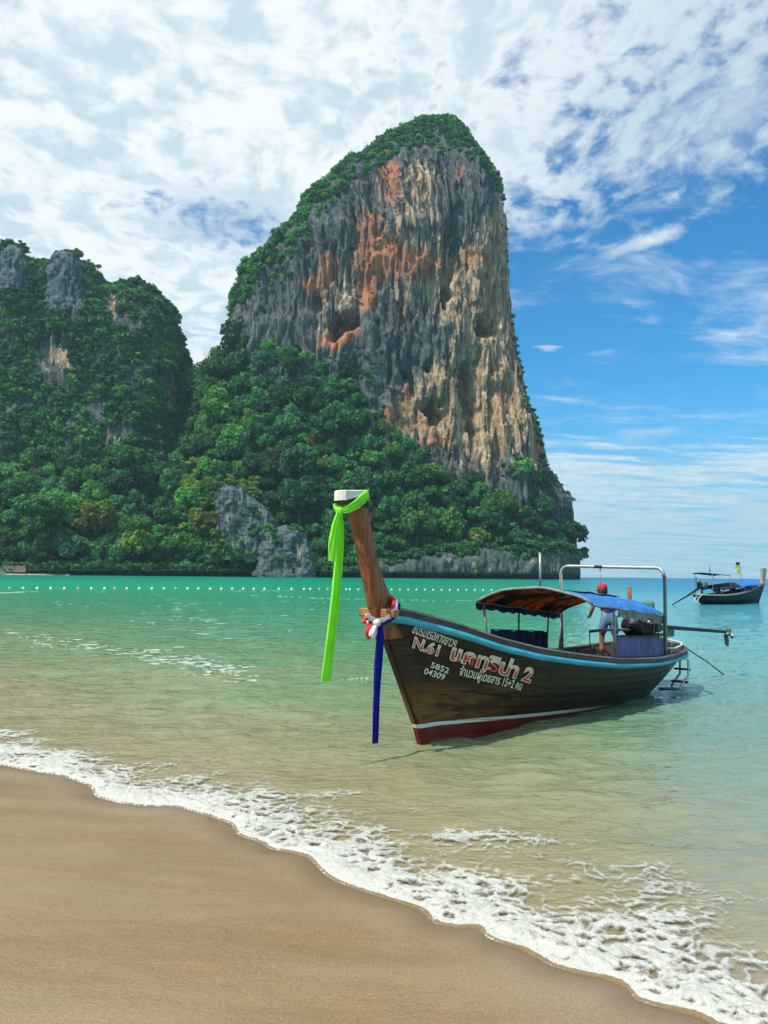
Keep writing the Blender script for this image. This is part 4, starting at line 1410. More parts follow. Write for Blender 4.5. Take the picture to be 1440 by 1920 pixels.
def hull(q, t):
    """port side of the hull: q 0 stem .. 1 stern, t 0 keel .. 1 gunwale -> u, v, z"""
    q, t = np.broadcast_arrays(np.asarray(q, float), np.asarray(t, float))
    ug = -1.12 + 9.67 * q
    zk = -0.36 + 0.30 * smooth(q, 0.80, 1.0)
    zg = gun_z(ug)
    z = zk + (zg - zk) * t
    z0 = -0.36 + 2.345 * t
    us = stem_u(z0)
    ue = 7.55 + 1.0 * t ** 0.8
    u = us + (ue - us) * q
    p = 0.62 + 0.26 * (1 - smooth(q, 0.0, 0.30))
    v = gun_w(ug) * np.maximum(t, 1e-6) ** p
    v = v + 0.045 * (1 - smooth(q, 0, .06)) * (1 - t)
    return u, v, z


def hull_normal(q, t):
    e = 1e-3
    q0, q1 = np.clip(q - e, 0, 1), np.clip(q + e, 0, 1)
    t0, t1 = np.clip(t - e, 0.001, 1), np.clip(t + e, 0, 1)
    a = np.stack(hull(q1, t), -1) - np.stack(hull(q0, t), -1)
    b = np.stack(hull(q, t1), -1) - np.stack(hull(q, t0), -1)
    n = np.cross(a, b)
    n /= np.linalg.norm(n, axis=-1)[..., None] + 1e-12
    return n * np.sign(n[..., 1:2] + 1e-9)


def hull_at(u, z):
    """v and normal of the port hull surface at given u, z"""
    u, z = np.asarray(u, float), np.asarray(z, float)
    q = np.clip((u + 1.0) / 9.5, 0, 1); t = np.full(u.shape, .6)
    for _ in range(30):
        ug = -1.12 + 9.67 * q
        zk = -0.36 + 0.30 * smooth(q, 0.80, 1.0)
        t = np.clip((z - zk) / (gun_z(ug) - zk), 0.01, 1.05)
        us = stem_u(-0.36 + 2.345 * t); ue = 7.55 + 1.0 * t ** .8
        q = np.clip((u - us) / (ue - us), 0, 1)
    return hull(q, np.minimum(t, 1))[1], hull_normal(q, np.minimum(t, .999))


# ---- boat materials
def hull_mat():
    m, g, b, o = new_mat("weathered_hull_wood")
    tc = g.add('ShaderNodeTexCoord').outputs['Object']
    boot = g.add('ShaderNodeAttribute', {'attribute_name': 'boot'}).outputs['Fac']
    tv = g.add('ShaderNodeAttribute', {'attribute_name': 'strake'}).outputs['Fac']
    sp = g.add('ShaderNodeSeparateXYZ', Vector=tc).outputs
    gv = g.add('ShaderNodeCombineXYZ', X=g.m('MULTIPLY', sp[0], 0.55), Y=g.m('MULTIPLY', tv, 5.0), Z=0.0).outputs[0]
    n1 = g.noise(gv, 2.2, 6.0, 0.62, 0.4)
    n2 = g.noise(g.v('MULTIPLY', gv, (1.0, 4.0, 1)), 3.0, 5.0, 0.65)
    n3 = g.noise(tc, 1.7, 5.0, 0.6)
    c = g.mix(g.ss(n1, 0.34, 0.70), (0.008, 0.0045, 0.0035), (0.044, 0.018, 0.007))
    c = g.mix(g.m('MULTIPLY', g.ss(n2, 0.48, 0.72), 0.6), c, (0.13, 0.06, 0.02))
    olive = g.m('MULTIPLY', g.ss(g.m('ADD', sp[0], g.m('MULTIPLY', g.m('SUBTRACT', n3, .5), 3)), 2.2, 5.0), 0.75)
    c = g.mix(olive, c, g.mix(g.ss(n2, 0.3, 0.7), (0.017, 0.0135, 0.008), (0.056, 0.043, 0.025)))
    lowb = g.m('MULTIPLY', g.ss(sp[0], 2.6, 0.0), g.m('MULTIPLY', g.ss(sp[2], 1.05, 0.55), g.ss(n1, 0.40, 0.60)))
    c = g.mix(g.m('MULTIPLY', lowb, 0.75), c, (0.22, 0.10, 0.028))
    c = g.mix(g.m('MULTIPLY', g.ss(n3, 0.56, 0.68), 0.5), c, (0.018, 0.014, 0.011))
    wob = g.m('ADD', boot, g.m('MULTIPLY', g.m('SUBTRACT', g.noise(tc, 9.0, 3.0), .5), 0.018))
    red = g.mix(g.ss(n3, 0.3, 0.7), (0.10, 0.009, 0.009), (0.17, 0.02, 0.016))
    c = g.mix(g.m('LESS_THAN', wob, 0.0), c, red)
    fadew = g.ss(sp[0], 5.4, 3.0)
    isw = g.m('MULTIPLY', g.m('MULTIPLY', g.m('GREATER_THAN', wob, 0.0), g.m('LESS_THAN', wob, 0.055)), fadew)
    c = g.mix(isw, c, g.mix(g.ss(n2, .5, .75), (0.70, 0.69, 0.64), (0.4, 0.37, 0.32)))
    g.put(b.inputs['Base Color'], c)
    g.put(b.inputs['Roughness'], g.ss(n2, 0.25, 0.75, 0.22, 0.46))
    b.inputs['Specular IOR Level'].default_value = 0.3
    bump(g, b, g.m('ADD', g.m('MULTIPLY', n2, 1.0), g.m('MULTIPLY', n1, .4)), 0.5, 0.008)
    return m


M_HULL = hull_mat()
M_RAIL = simple("dark_rail_wood", (0.055, 0.045, 0.036), 0.6, var=0.45, scale=5, dirt=(0.16, 0.14, 0.11), stretch=(.25, 3, 3))
M_BLUE = simple("chipped_blue_paint", (0.035, 0.34, 0.49), 0.5, var=0.2, scale=7, dirt=(0.09, 0.34, 0.42), stretch=(.5, 1, 2))
M_INNER = simple("inner_wood", (0.045, 0.035, 0.027), 0.75, var=0.4, scale=4, dirt=(0.10, 0.085, 0.065))
M_TEAK = simple("varnished_teak", (0.20, 0.070, 0.020), 0.38, var=0.55, scale=5.0, dirt=(0.085, 0.032, 0.012), bumpd=0.004, stretch=(4.5, 4.5, .55))
M_PEG = simple("pale_peg_wood", (0.30, 0.145, 0.05), 0.5, var=0.3, scale=9)
M_WPAINT = simple("worn_white_paint", (0.66, 0.65, 0.60), 0.6, var=0.14, scale=7, dirt=(0.50, 0.47, 0.41))
M_BLACK = simple("black_paint", (0.012, 0.013, 0.013), 0.5, var=0.3)
M_STEEL = simple("stainless_tube", (0.36, 0.37, 0.36), 0.45, 0.7, var=0.15, bumpd=0.0)
M_GREYT = simple("weathered_grey_pole", (0.20, 0.205, 0.20), 0.6, 0.2, var=0.3)
M_IRON = simple("engine_iron", (0.020, 0.022, 0.022), 0.45, 0.5, var=0.5, scale=12, dirt=(0.08, 0.075, 0.065))
M_ALU = simple("engine_alloy", (0.22, 0.22, 0.21), 0.4, 0.8, var=0.4, scale=14)
M_RUST = simple("rusty_pipe", (0.22, 0.085, 0.03), 0.8, var=0.4, scale=20)
M_GPAINT = simple("faded_green_paint", (0.06, 0.16, 0.11), 0.5, var=0.3, scale=12)
M_HOSE = simple("white_hose", (0.62, 0.61, 0.54), 0.5, var=0.15)
M_ROPE = simple("grey_rope", (0.16, 0.15, 0.13), 0.9, var=0.3, scale=30)


def cloth(name, col, trans=0.35, var=0.15, rough=0.8, stains=None, stretch=(1, 1, 1), scale=5.0):
    m, g, b, o = new_mat(name)
    tc = g.add('ShaderNodeTexCoord').outputs['Object']
    n = g.noise(g.v('MULTIPLY', tc, stretch), scale, 5.0, .6)
    c = g.mix(g.ss(n, .3, .7), tuple(k * (1 - var) for k in col), tuple(min(1, k * (1 + var)) for k in col))
    if stains:
        n2 = g.noise(g.v('MULTIPLY', tc, stretch), scale * 1.9, 5.0, .65)
        c = g.mix(g.ss(n2, stains[1], stains[1] + .08), c, stains[0])
    g.put(b.inputs['Base Color'], c)
    b.inputs['Roughness'].default_value = rough
    b.inputs['Specular IOR Level'].default_value = 0.15
    bump(g, b, g.noise(tc, scale * 9, 3.0), .3, .003)
    tr = g.add('ShaderNodeBsdfTranslucent', Color=c)
    mx = g.add('ShaderNodeMixShader', Fac=trans)
    g.l.new(b.outputs[0], mx.inputs[1]); g.l.new(tr.outputs[0], mx.inputs[2])
    g.l.new(mx.outputs[0], o.inputs[0])
    return m


M_GREEN = cloth("neon_green_satin", (0.40, 1.0, 0.09), 0.45, 0.06, 0.5)
M_NAVY = cloth("deep_blue_satin", (0.010, 0.014, 0.34), 0.2, 0.2, 0.5)
M_RED = cloth("red_satin", (0.72, 0.045, 0.06), 0.2, 0.1, 0.5)
M_WHITE = cloth("white_satin", (0.80, 0.76, 0.78), 0.2, 0.05, 0.5)
M_TARP_B = cloth("blue_tarpaulin", (0.035, 0.22, 0.62), 0.25, 0.25, 0.5, ((0.28, 0.42, 0.56), .60), (1, 2, 1), 3.0)
M_TARP_O = cloth("orange_camouflage_tarpaulin", (0.36, 0.115, 0.03), 0.5, 0.2, 0.6, ((0.026, 0.022, 0.018), .44), (1, 1, 1), 1.25)
M_VALANCE = cloth("dirty_grey_vinyl", (0.22, 0.225, 0.22), 0.12, 0.2, 0.5, ((0.07, 0.07, 0.075), .54), (1, 1, 1), 4.0)
M_PURPLE = cloth("faded_purple_vinyl", (0.16, 0.15, 0.36), 0.2, 0.25, 0.5, ((0.055, 0.05, 0.15), .55), (3, 3, .25), 4.0)
M_DKBLUE = cloth("dark_blue_vinyl", (0.028, 0.036, 0.10), 0.15, 0.3, 0.5, ((0.012, 0.016, 0.04), .52), (2, 2, .4), 4.0)

boat = empty("longtail_boat", (BW[0], BW[1], 0), HEAD)
tag(boat, "brown wooden long-tail boat with a tall curved prow moored in the shallows", "boat")


def plank_mesh(side, t0, t1, q0=0.0, q1=1.0, nq=84, thick=0.0035):
    s = np.linspace(0, 1, nq)
    q = np.sin(s * math.pi / 2) ** 1.0
    q = q0 + (q1 - q0) * q
    e = min(0.012, (t1 - t0) * .12)
    ts = np.array([t0 + 0.0015, t0 + e, (t0 + t1) / 2, t1 - e, t1 - 0.0015])
    of = np.array([0.0, thick, thick * 1.15, thick, 0.0])
    Qg, Tg = np.meshgrid(q, ts, indexing='ij')
    u, v, z = hull(Qg, Tg)
    n = hull_normal(Qg, np.clip(Tg, .002, .998))
    P = np.stack([u, v, z], -1) + n * of[None, :, None]
    zw = 0.285 - 0.052 * P[..., 0]
    boot = P[..., 2] - np.maximum(zw, -0.02 + 0 * zw)
    return B(P[..., 0], P[..., 1] * side, P[..., 2]), boot, Tg + 0.37 * int(t0 * 20) * side


def hull_part(name, side, t0, t1, q0=0.0, q1=1.0):
    P, boot, tv = plank_mesh(side, t0, t1, q0, q1)
    me = mesh_np(name, P, grid_faces(*P.shape[:2]), True, {'boot': boot, 'strake': tv})
    return link(name, me, M_HULL, boat)


TB = [0.0, .10, .20, .30, .40, .50, .60, .70, .80, .90, .985]
for side in (1, -1):
    for k in range(len(TB) - 1):
        joint = [0.46, 0.62, 0.38, 0.55, 0.68, 0.42, 0.58, 0.35, 0.64, 0.50][k]
        hull_part("plank", side, TB[k], TB[k + 1], 0.0, joint - .0006)
        hull_part("plank", side, TB[k], TB[k + 1], joint + .0006, 1.0)
# backing shell behind the plank seams, and the inner lining
for nm, off_, mt in (("hull_shell", -0.004, M_BLACK), ("inner_lining", -0.055, M_INNER)):
    mb = MB()
    for side in (1, -1):
        Qg, Tg = np.meshgrid(np.sin(np.linspace(0.001, .999, 70) * math.pi / 2), np.linspace(0.02, 0.99, 14), indexing='ij')
        u, v, z = hull(Qg, Tg); n = hull_normal(Qg, Tg)
        P = np.stack([u, v, z], -1) + n * off_
        P[..., 1] = np.maximum(P[..., 1], 0.0)
        mb.grid(B(P[..., 0], P[..., 1] * side, P[..., 2]))
    mb.build(nm, mt, boat)
# round the whole gunwale: port bow -> stern -> starboard bow
sq = np.sin(np.linspace(0.012, 1, 110) * math.pi / 2)
gu, gv_, gz = hull(sq, np.ones_like(sq))
cu = np.concatenate([gu, gu[::-1][1:]]); cv = np.concatenate([gv_, -gv_[::-1][1:]]); cz = np.concatenate([gz, gz[::-1][1:]])
tu, tv_ = np.gradient(cu), np.gradient(cv)
tl = np.hypot(tu, tv_); nu_, nv_ = -tv_ / tl, tu / tl
nu_ = np.convolve(np.pad(nu_, 3, mode='edge'), np.ones(7) / 7, 'valid'); nv_ = np.convolve(np.pad(nv_, 3, mode='edge'), np.ones(7) / 7, 'valid')
if nv_[20] < 0: nu_, nv_ = -nu_, -nv_


def sweep(name, prof, mat, lo=0, hi=None, scale_z=None):
    """prof: closed list of (outward, up) offsets swept along the gunwale"""
    sl_ = slice(lo, hi)
    rows = []
    for (o_, z_) in prof + [prof[0]]:
        zz = z_ if scale_z is None else z_(cu[sl_])
        rows.append(B(cu[sl_] + nu_[sl_] * o_, cv[sl_] + nv_[sl_] * o_, cz[sl_] + zz))
    P = np.array(rows)
    mb = MB(); mb.grid(P)
    return mb.build(name, mat, boat)


bh = lambda u: np.interp(u, [-1, 0, 3, 6, 8.5], [.10, .098, .085, .062, .06])
sweep("rub_rail", [(-0.01, lambda u: -0.105 + 0 * u), (0.034, lambda u: -0.107 + 0 * u), (0.036, lambda u: -0.11 - bh(u) + .01), (-0.01, lambda u: -0.112 - bh(u))], M_BLUE, scale_z=True)
sweep("gunwale_rail", [(0.012, -0.104), (0.020, -0.01), (0.0, 0.004), (-0.085, 0.004), (-0.095, -0.03), (-0.02, -0.104)], M_RAIL)
sweep("gunwale_cap", [(0.022, -0.03), (0.030, -0.024), (0.028, -0.012), (0.021, -0.008)], M_GREYT)
# stem timber: raked face of the bow
zz = np.linspace(-.34, 1.97, 24)
su = stem_u(zz)
P = []
for z_, u_ in zip(zz, su):
    P.append([[u_ - .035, -.035, z_], [u_ - .035, .035, z_], [u_ + .10, .085, z_], [u_ + .10, -.085, z_]])
P = np.array(P)
me = mesh_np("stem", B(P[..., 0], P[..., 1], P[..., 2]), grid_faces(len(zz), 4, True), False, {'boot': P[..., 2] - (0.285 - .052 * P[..., 0]), 'strake': P[..., 1] * 2 + 3})
link("stem", me, M_HULL, boat)
# prow post
front = [(-0.93, 1.55), (-1.10, 1.98), (-1.26, 2.52), (-1.37, 2.86), (-1.49, 3.19), (-1.52, 3.27)]
backp = [(-0.50, 1.55), (-0.72, 2.04), (-0.83, 2.18), (-1.00, 2.49), (-1.17, 2.99), (-1.225, 3.27)]
fz = np.linspace(1.55, 3.27, 26)
fu = np.interp(fz, [p[1] for p in front], [p[0] for p in front]); bu = np.interp(fz, [p[1] for p in backp], [p[0] for p in backp])
k_ = np.ones(5) / 5
fu = np.convolve(np.pad(fu, 2, mode='reflect', reflect_type='odd'), k_, 'valid'); bu = np.convolve(np.pad(bu, 2, mode='reflect', reflect_type='odd'), k_, 'valid')


def prow_ring(f, b_, z, dz, wf, wb, r=.035):
    """octagonal section, front narrower than back; dz raises the back end"""
    return [[f, -wf + r, z], [f, wf - r, z], [f + r, wf, z], [b_ - r, wb, z + dz], [b_, wb - r, z + dz], [b_, -wb + r, z + dz], [b_ - r, -wb, z + dz], [f + r, -wf, z]]


P = np.array([prow_ring(f, b_, z, 0.0, .085, .105 + 0 * z) for f, b_, z in zip(fu, bu, fz)])
me = mesh_np("prow_post", B(P[..., 0], P[..., 1], P[..., 2]), [grid_faces(len(fz), 8, True)], True)
link("prow_post", me, M_TEAK, boat)
# prow head: black block with a white painted, sloping end
fh, bhd = fu[-1], bu[-1]
rings = [prow_ring(fh, bhd, 3.262, 0.0, .088, .108), prow_ring(fh - .13, bhd - .015, 3.285, 0.06, .10, .112), prow_ring(fh - .20, bhd - .03, 3.33, 0.12, .105, .115)]
P = np.array(rings)
mb = MB(); mb.grid(B(P[..., 0], P[..., 1], P[..., 2]), wrap=True); mb.build("prow_head", M_BLACK, boat, False)
rings = [prow_ring(fh - .203, bhd - .028, 3.332, 0.118, .108, .118), prow_ring(fh - .205, bhd - .03, 3.45, .035, .100, .110), prow_ring(fh - .19, bhd - .04, 3.462, .035, .088, .098)]
P = np.array(rings)
mb = MB(); mb.grid(B(P[..., 0], P[..., 1], P[..., 2]), wrap=True)
top = np.array(prow_ring(fh - .19, bhd - .04, 3.462, .035, .088, .098))
mb.add(B(top[:, 0], top[:, 1], top[:, 2]), np.array([[0, 1, 2, 7], [2, 3, 6, 7], [3, 4, 5, 6]]))
mb.build("prow_cap", M_WPAINT, boat, False)
# peg through the prow
mb = MB(); mb.box(B(-.93, 0, 1.90), (0.13, .62, .11), bev=.012); mb.build("cross_peg", M_PEG, boat, False)
mb = MB()
mb.box(B(-.50, 0, 1.90), (0.30, .20, .05), bev=.01); mb.build("bow_block", M_INNER, boat, False)

# decks, thwarts, ribs
for (u0, u1, z_, nm) in ((-0.4, 1.4, 1.12, "fore_deck"), (1.5, 5.6, .38, "floor_board"), (5.7, 8.1, .62, "aft_deck")):
    n_ = 7 if nm == "floor_board" else 5
    for k in range(n_):
        f0, f1 = -1 + 2 * k / n_, -1 + 2 * (k + 1) / n_
        us_ = np.linspace(u0, u1, 16)
        vv, _ = hull_at(us_, np.full(16, z_)); vv = vv - .07
        P = np.array([B(us_, vv * (f0 + .012), z_ - .02), B(us_, vv * (f0 + .012), z_), B(us_, vv * (f1 - .012), z_), B(us_, vv * (f1 - .012), z_ - .02)])
        mb = MB(); mb.grid(P); mb.build("floor_board" if nm == "floor_board" else "deck_board", M_INNER, boat, False)
for u_ in np.arange(1.0, 8.0, 0.62):
    zz = np.linspace(.45, float(gun_z(u_)) - .02, 9)
    vv, nn_ = hull_at(np.full(9, u_), zz)
    for side in (1, -1):
        c = np.array([B(u_, (v_ - .075) * side, z_) for v_, z_ in zip(vv, zz)])
        mb = MB(); mb.tube(c, .025, 4); mb.build("rib", M_INNER, boat, False)
for u_, z_ in ((2.2, .80), (3.2, .74), (4.2, .70), (5.2, .66)):
    w_ = float(hull_at(np.array([u_]), np.array([z_]))[0][0])
    mb = MB(); mb.box(B(u_, 0, z_), (.26, 2 * w_ - .12, .035), bev=.006); mb.build("thwart", M_INNER, boat, False)
# stern: transom step and mooring knob
mb = MB()
mb.tube(B(np.array([8.20, 8.55, 8.72]), np.array([.42, .42, .42]), np.array([.93, .90, .88])), [.06, .055, .05], 8)
mb.build("stern_knob", M_INNER, boat)

# ---- canopy: arch from starboard to port, sloping aft
UF = lambda w: 3.30 + 0.0 * w
phi = np.linspace(-1, 1, 25)


def roof(s, w):
    """s 0 front .. 1 aft, w -1 starboard .. 1 port"""
    u = 3.05 + 0.25 * w + (6.15 + .30 * w - (3.05 + .25 * w)) * s
    v = 0.98 * w
    edge = 1.945 + (1.655 - 1.945) * s
    crownz = 2.20 + (1.99 - 2.20) * s
    z = edge + (crownz - edge) * (1 - np.abs(w) ** 2.0) ** 0.85
    z = z - 0.012 * np.sin(s * 17) ** 2 * (1 - np.abs(w)) + 0.008 * np.sin(s * 23 + w * 9)
    return u, v, z


S_g, W_g = np.meshgrid(np.linspace(0, 1, 30), np.linspace(-1, 0.06, 22), indexing='ij')
u, v, z = roof(S_g, W_g)
mb = MB(); mb.grid(B(u, v, z)); mb.grid(B(u, v, z - .008), flip=True)
mb.build("canopy_cover", M_TARP_O, boat)['label'] = "orange and black camouflage starboard half of the canopy"
S_g, W_g = np.meshgrid(np.linspace(0, 1, 30), np.linspace(-0.02, 1, 22), indexing='ij')
u, v, z = roof(S_g, W_g)
mb = MB(); mb.grid(B(u, v, z + .006)); mb.grid(B(u, v, z - .004), flip=True)
o = mb.build("canopy_cover", M_TARP_B, boat); o['label'] = "blue tarpaulin port half of the canopy"
# grey panel lying over the aft ridge
S_g, W_g = np.meshgrid(np.linspace(.42, 1.0, 16), np.linspace(-.15, .22, 8), indexing='ij')
u, v, z = roof(S_g, W_g); mb = MB(); mb.grid(B(u, v, z + .045)); mb.grid(B(u, v, z + .03), flip=True)
mb.build("ridge_panel", M_VALANCE, boat)
# valances along both eaves, scalloped
for side, wv_ in ((1, 1.0), (-1, -1.0)):
    s_ = np.linspace(0.30 if side == 1 else 0, 1, 60)
    u, v, z = roof(s_, np.full(60, wv_))
    dr = np.array([.0, .05, .10, .16 if side == 1 else .13])
    P = np.array([B(u, v + side * (.012 + .01 * np.sin(s_ * 40 + d * 30)), z - d * (1 + .12 * np.sin(s_ * 50)) + .004) for d in dr])
    mb = MB(); mb.grid(P); mb.grid(P - np.array([0, -side * .004, 0]), flip=True)
    mb.build("valance", M_VALANCE if side == 1 else M_DKBLUE, boat)
# front edge roll and arch bows
for s in (0.0, 0.5, 1.0):
    u, v, z = roof(np.full(25, s), phi)
    mb = MB(); mb.tube(B(u, v, z - (.012 if s else -.004)), .016 if s else .026, 7); mb.build("canopy_bow", M_GREYT if s == 0 else M_IRON, boat)
for w_ in (-1, 1):
    s_ = np.linspace(0, 1, 12); u, v, z = roof(s_, np.full(12, float(w_)))
    mb = MB(); mb.tube(B(u, v, z - .012), .018, 7); mb.build("canopy_rail", M_GREYT, boat)
# posts
for (u_, side, zt, mt) in ((3.0, -1, 1.93, M_GREYT), (4.22, -1, 1.80, M_IRON), (5.36, -1, 1.70, M_IRON), (4.14, 1, 1.83, M_GREYT), (6.33, 1, 1.66, M_STEEL), (5.9, -1, 1.66, M_GREYT)):
    vb = float(gun_w(u_)) - .06
    mb = MB(); mb.tube(B(np.array([u_, u_]), np.array([vb, .975]) * side, np.array([float(gun_z(u_)) - .05, zt])), .019 if mt is not M_GREYT else .024, 7)
    mb.build("canopy_post", mt, boat)


def curtain(u0, u1, side, zt0, zt1, mat, amp=.018, n=60):
    uu = np.linspace(u0, u1, n)
    vb = np.array([float(gun_w(k)) for k in uu]) - .075
    zt = np.linspace(zt0, zt1, n); zb = gun_z(uu) - .06
    rows = []
    for f in np.linspace(0, 1, 9):
        rows.append(B(uu, side * (vb + amp * np.sin(uu * 21) * (.35 + .65 * f) + .008 * np.sin(uu * 57 + 4 * f)), zt * (1 - f) + zb * f + (1 - f) * .012 * np.sin(uu * 9)))
    P = np.array(rows)
    mb = MB(); mb.grid(P); mb.grid(P + np.array([0, .005, 0]), flip=True)
    o = mb.build("side_curtain", mat, boat)
    mb = MB(); mb.tube(B(uu[::6], side * vb[::6], zt[::6] + .006), .011, 6); mb.build("curtain_rail", M_IRON, boat)
    return o


curtain(4.15, 6.34, 1, 1.37, 1.235, M_PURPLE)['label'] = "faded purple side curtain"
curtain(3.08, 5.42, -1, 1.44, 1.285, M_DKBLUE)['label'] = "dark blue side curtain"
# tall hoop frame across the stern end of the canopy
r_ = .035
pts = [(6.02, -1.04, .86), (6.02, -1.05, 2.46)]
for a in np.linspace(0, math.pi / 2, 7): pts.append((6.02 + .02 * a, -1.05 + .16 * (1 - math.cos(a)), 2.46 + .16 * math.sin(a)))
for a in np.linspace(math.pi / 2, 0, 7): pts.append((6.22 + .02 * a, 1.05 - .16 * (1 - math.cos(a)), 2.43 + .16 * math.sin(a)))
pts += [(6.27, 1.05, 2.43), (6.30, 1.03, .86)]
pts = np.array(pts)
mb = MB(); mb.tube(B(pts[:, 0], pts[:, 1], pts[:, 2]), r_, 10); mb.build("hoop_frame", M_STEEL, boat)
uA, zA = ctr(1123, 1056, 0.0); uB_, zB = ctr(1122, 1110, 0.0)
mb = MB(); mb.tube(B(np.array([uA + .05, uA + .05]), np.array([0., 0.]), np.array([zB, 2.62])), .013, 6)
mb.build("centre_pole", M_STEEL, boat)
mb = MB(); mb.box(B(uA + .02, -.03, 2.60), (.08, .14, .06), bev=.01); mb.build("pole_clamp", M_BLACK, boat)
mb = MB(); mb.tube(B(np.array([3.32, 3.32]), np.array([0, 0.]), np.array([2.17, 2.815])), .022, 8); mb.build("mast", M_STEEL, boat)
# boarding ladder at the port quarter
lad = [(7.60, .80, .80), (7.95, .86, .40), (8.0, .80, .02)]
for dv in (0.0, -.26):
    c = np.array([(p[0] + .22 * (dv < 0), p[1] + dv, p[2]) for p in [(8.05, .66, .78), (8.36, .72, .62), (8.40, .70, .30), (8.10, .62, .06), (8.00, .60, -.25)]])
    mb = MB(); mb.tube(B(c[:, 0], c[:, 1], c[:, 2]), .024, 7); mb.build("ladder_rail", M_HOSE if dv == 0 else M_GREYT, boat)
for f, (uu, zz_) in enumerate([(8.36, .42), (8.2, .17)]):
    mb = MB(); mb.box(B(uu + .08, .56, zz_), (.10, .34, .04), bev=.008); mb.build("ladder_step", M_IRON, boat)
mb = MB(); mb.box(B(7.85, .48, .03), (.30, .34, .07), np.array([[.95, .31, 0], [-.31, .95, 0], [0, 0, 1]]), bev=.012); mb.build("ladder_foot", M_IRON, boat)

# ---- lettering painted on the port bow
def lettering(text, p0, p1, ptop, h0, mat, label, grow=0.0, lift=0.024, name="lettering", bold=0.0, mats=None):
    cu_ = bpy.data.curves.new("lettering", 'FONT')
    cu_.body = text; cu_.size = 1.0; cu_.resolution_u = 4
    cu_.offset = bold
    tmp = bpy.data.objects.new("lettering_src", cu_)
    COL.objects.link(tmp)
    bpy.context.view_layer.update()
    dg = bpy.context.evaluated_depsgraph_get()
    me = bpy.data.meshes.new_from_object(tmp.evaluated_get(dg))
    bpy.data.objects.remove(tmp); bpy.data.curves.remove(cu_)
    n = len(me.vertices)
    co = np.zeros(n * 3, np.float32); me.vertices.foreach_get('co', co); co = co.reshape(-1, 3)
    x0, x1 = co[:, 0].min() + bold, co[:, 0].max() - bold

    def uz(px, py):
        v = .4
        for _ in range(40):
            u_, z_ = ctr(px, py, v)
            v = .5 * v + .5 * float(hull_at(np.array([u_]), np.array([z_]))[0][0])
        return np.array([u_, z_])
    A, E, T = uz(*p0), uz(*p1), uz(*ptop)
    fx_ = (co[:, 0] - x0) / (x1 - x0); fy_ = co[:, 1] / h0
    uzv = A + fx_[:, None] * (E - A) + fy_[:, None] * (T - A)
    vv, nn_ = hull_at(uzv[:, 0], uzv[:, 1])
    P = np.stack([uzv[:, 0], vv, uzv[:, 1]], -1) + nn_ * lift
    me.vertices.foreach_set('co', B(P[:, 0], P[:, 1], P[:, 2]).astype(np.float32).ravel())
    a = me.attributes.new('rise', 'FLOAT', 'POINT'); a.data.foreach_set('value', fy_.astype(np.float32))
    me.materials.clear()
    me.update()
    o = link(name, me, mat, boat)
    o['label'] = label
    return o


M_LET_W = simple("white_letter_paint", (0.78, 0.76, 0.66), 0.55, var=0.08, scale=30, bumpd=0)
m, g, b, o = new_mat("red_white_letter_paint")
ri = g.add('ShaderNodeAttribute', {'attribute_name': 'rise'}).outputs['Fac']
tc = g.add('ShaderNodeTexCoord').outputs['Object']
f_ = g.m('ADD', ri, g.m('MULTIPLY', g.m('SUBTRACT', g.noise(tc, 11.0, 2.0), .5), .9))
g.put(b.inputs['Base Color'], g.mix(g.ss(f_, .55, .95), (0.62, 0.045, 0.03), (0.78, 0.62, 0.52)))
b.inputs['Roughness'].default_value = .5
M_LET_R = m
lettering("ชมรมเรือหางยาวฯ", (770, 1185), (850, 1214), (776, 1171), .55, M_LET_W, "small white Thai line under the blue stripe", bold=.014)
for bold, lift, mt, nm in ((.055, .0215, M_LET_W, "white outline of the red boat number"), (.0, .0255, M_LET_R, "red and white boat number N.61")):
    lettering("N.61", (772, 1213), (818, 1228.5), (777, 1194), .69, mt, nm, bold=bold, lift=lift)
for bold, lift, mt, nm in ((.055, .0215, M_LET_W, "white outline of the large red boat name"), (.012, .0255, M_LET_R, "large red and white boat name in Thai")):
    lettering("แคทริน่า 2", (843, 1235), (991, 1278), (849, 1214), .56, mt, nm, bold=bold, lift=lift)
lettering("5852", (805, 1250), (838, 1262), (808, 1240), .69, M_LET_W, "white digits 5852", bold=.012)
lettering("04309", (792, 1262), (829.5, 1274), (796, 1251.5), .69, M_LET_W, "white digits 04309", bold=.012)
lettering("จำนวนผู้โดยสาร 15+2 คน", (859, 1264), (974, 1293), (862, 1251.5), .55, M_LET_W, "small white Thai line below the boat name", bold=.014)

# ---- engine with its long shaft
eng = empty("longtail_engine", tuple(Vector((BW[0], BW[1], 0)) + Matrix.Rotation(HEAD, 3, 'Z') @ Vector((7.75, 0.0, .65))), HEAD)
tag(eng, "black diesel engine with a long steel propeller shaft at the boat's stern", "engine")
E0 = np.array([7.75, 0, .65])
EB = lambda u, v, z: B(np.asarray(u, float) - E0[0], v, np.asarray(z, float) - E0[2])
mb = MB(); mb.tube(EB([7.95, 7.95], [0, 0], [.64, 1.12]), [.06, .05], 10); mb.box(EB(7.95, 0, .68), (.3, .3, .06), bev=.01); mb.build("pivot_post", M_IRON, eng, False)
mb = MB(); mb.box(EB(7.62, 0, 1.15), (1.45, .07, .07), bev=.01); mb.box(EB(7.62, .2, 1.15), (1.45, .05, .06), bev=.01); mb.box(EB(7.62, -.2, 1.15), (1.45, .05, .06), bev=.01); mb.box(EB(8.2, 0, 1.15), (.06, .46, .06), bev=.01); mb.box(EB(7.05, 0, 1.15), (.06, .46, .06), bev=.01)
mb.build("engine_bed", M_IRON, eng, False)
mb = MB()
mb.box(EB(7.62, 0, 1.36), (.72, .40, .34), bev=.03); mb.box(EB(7.60, 0, 1.60), (.62, .26, .16), bev=.03)
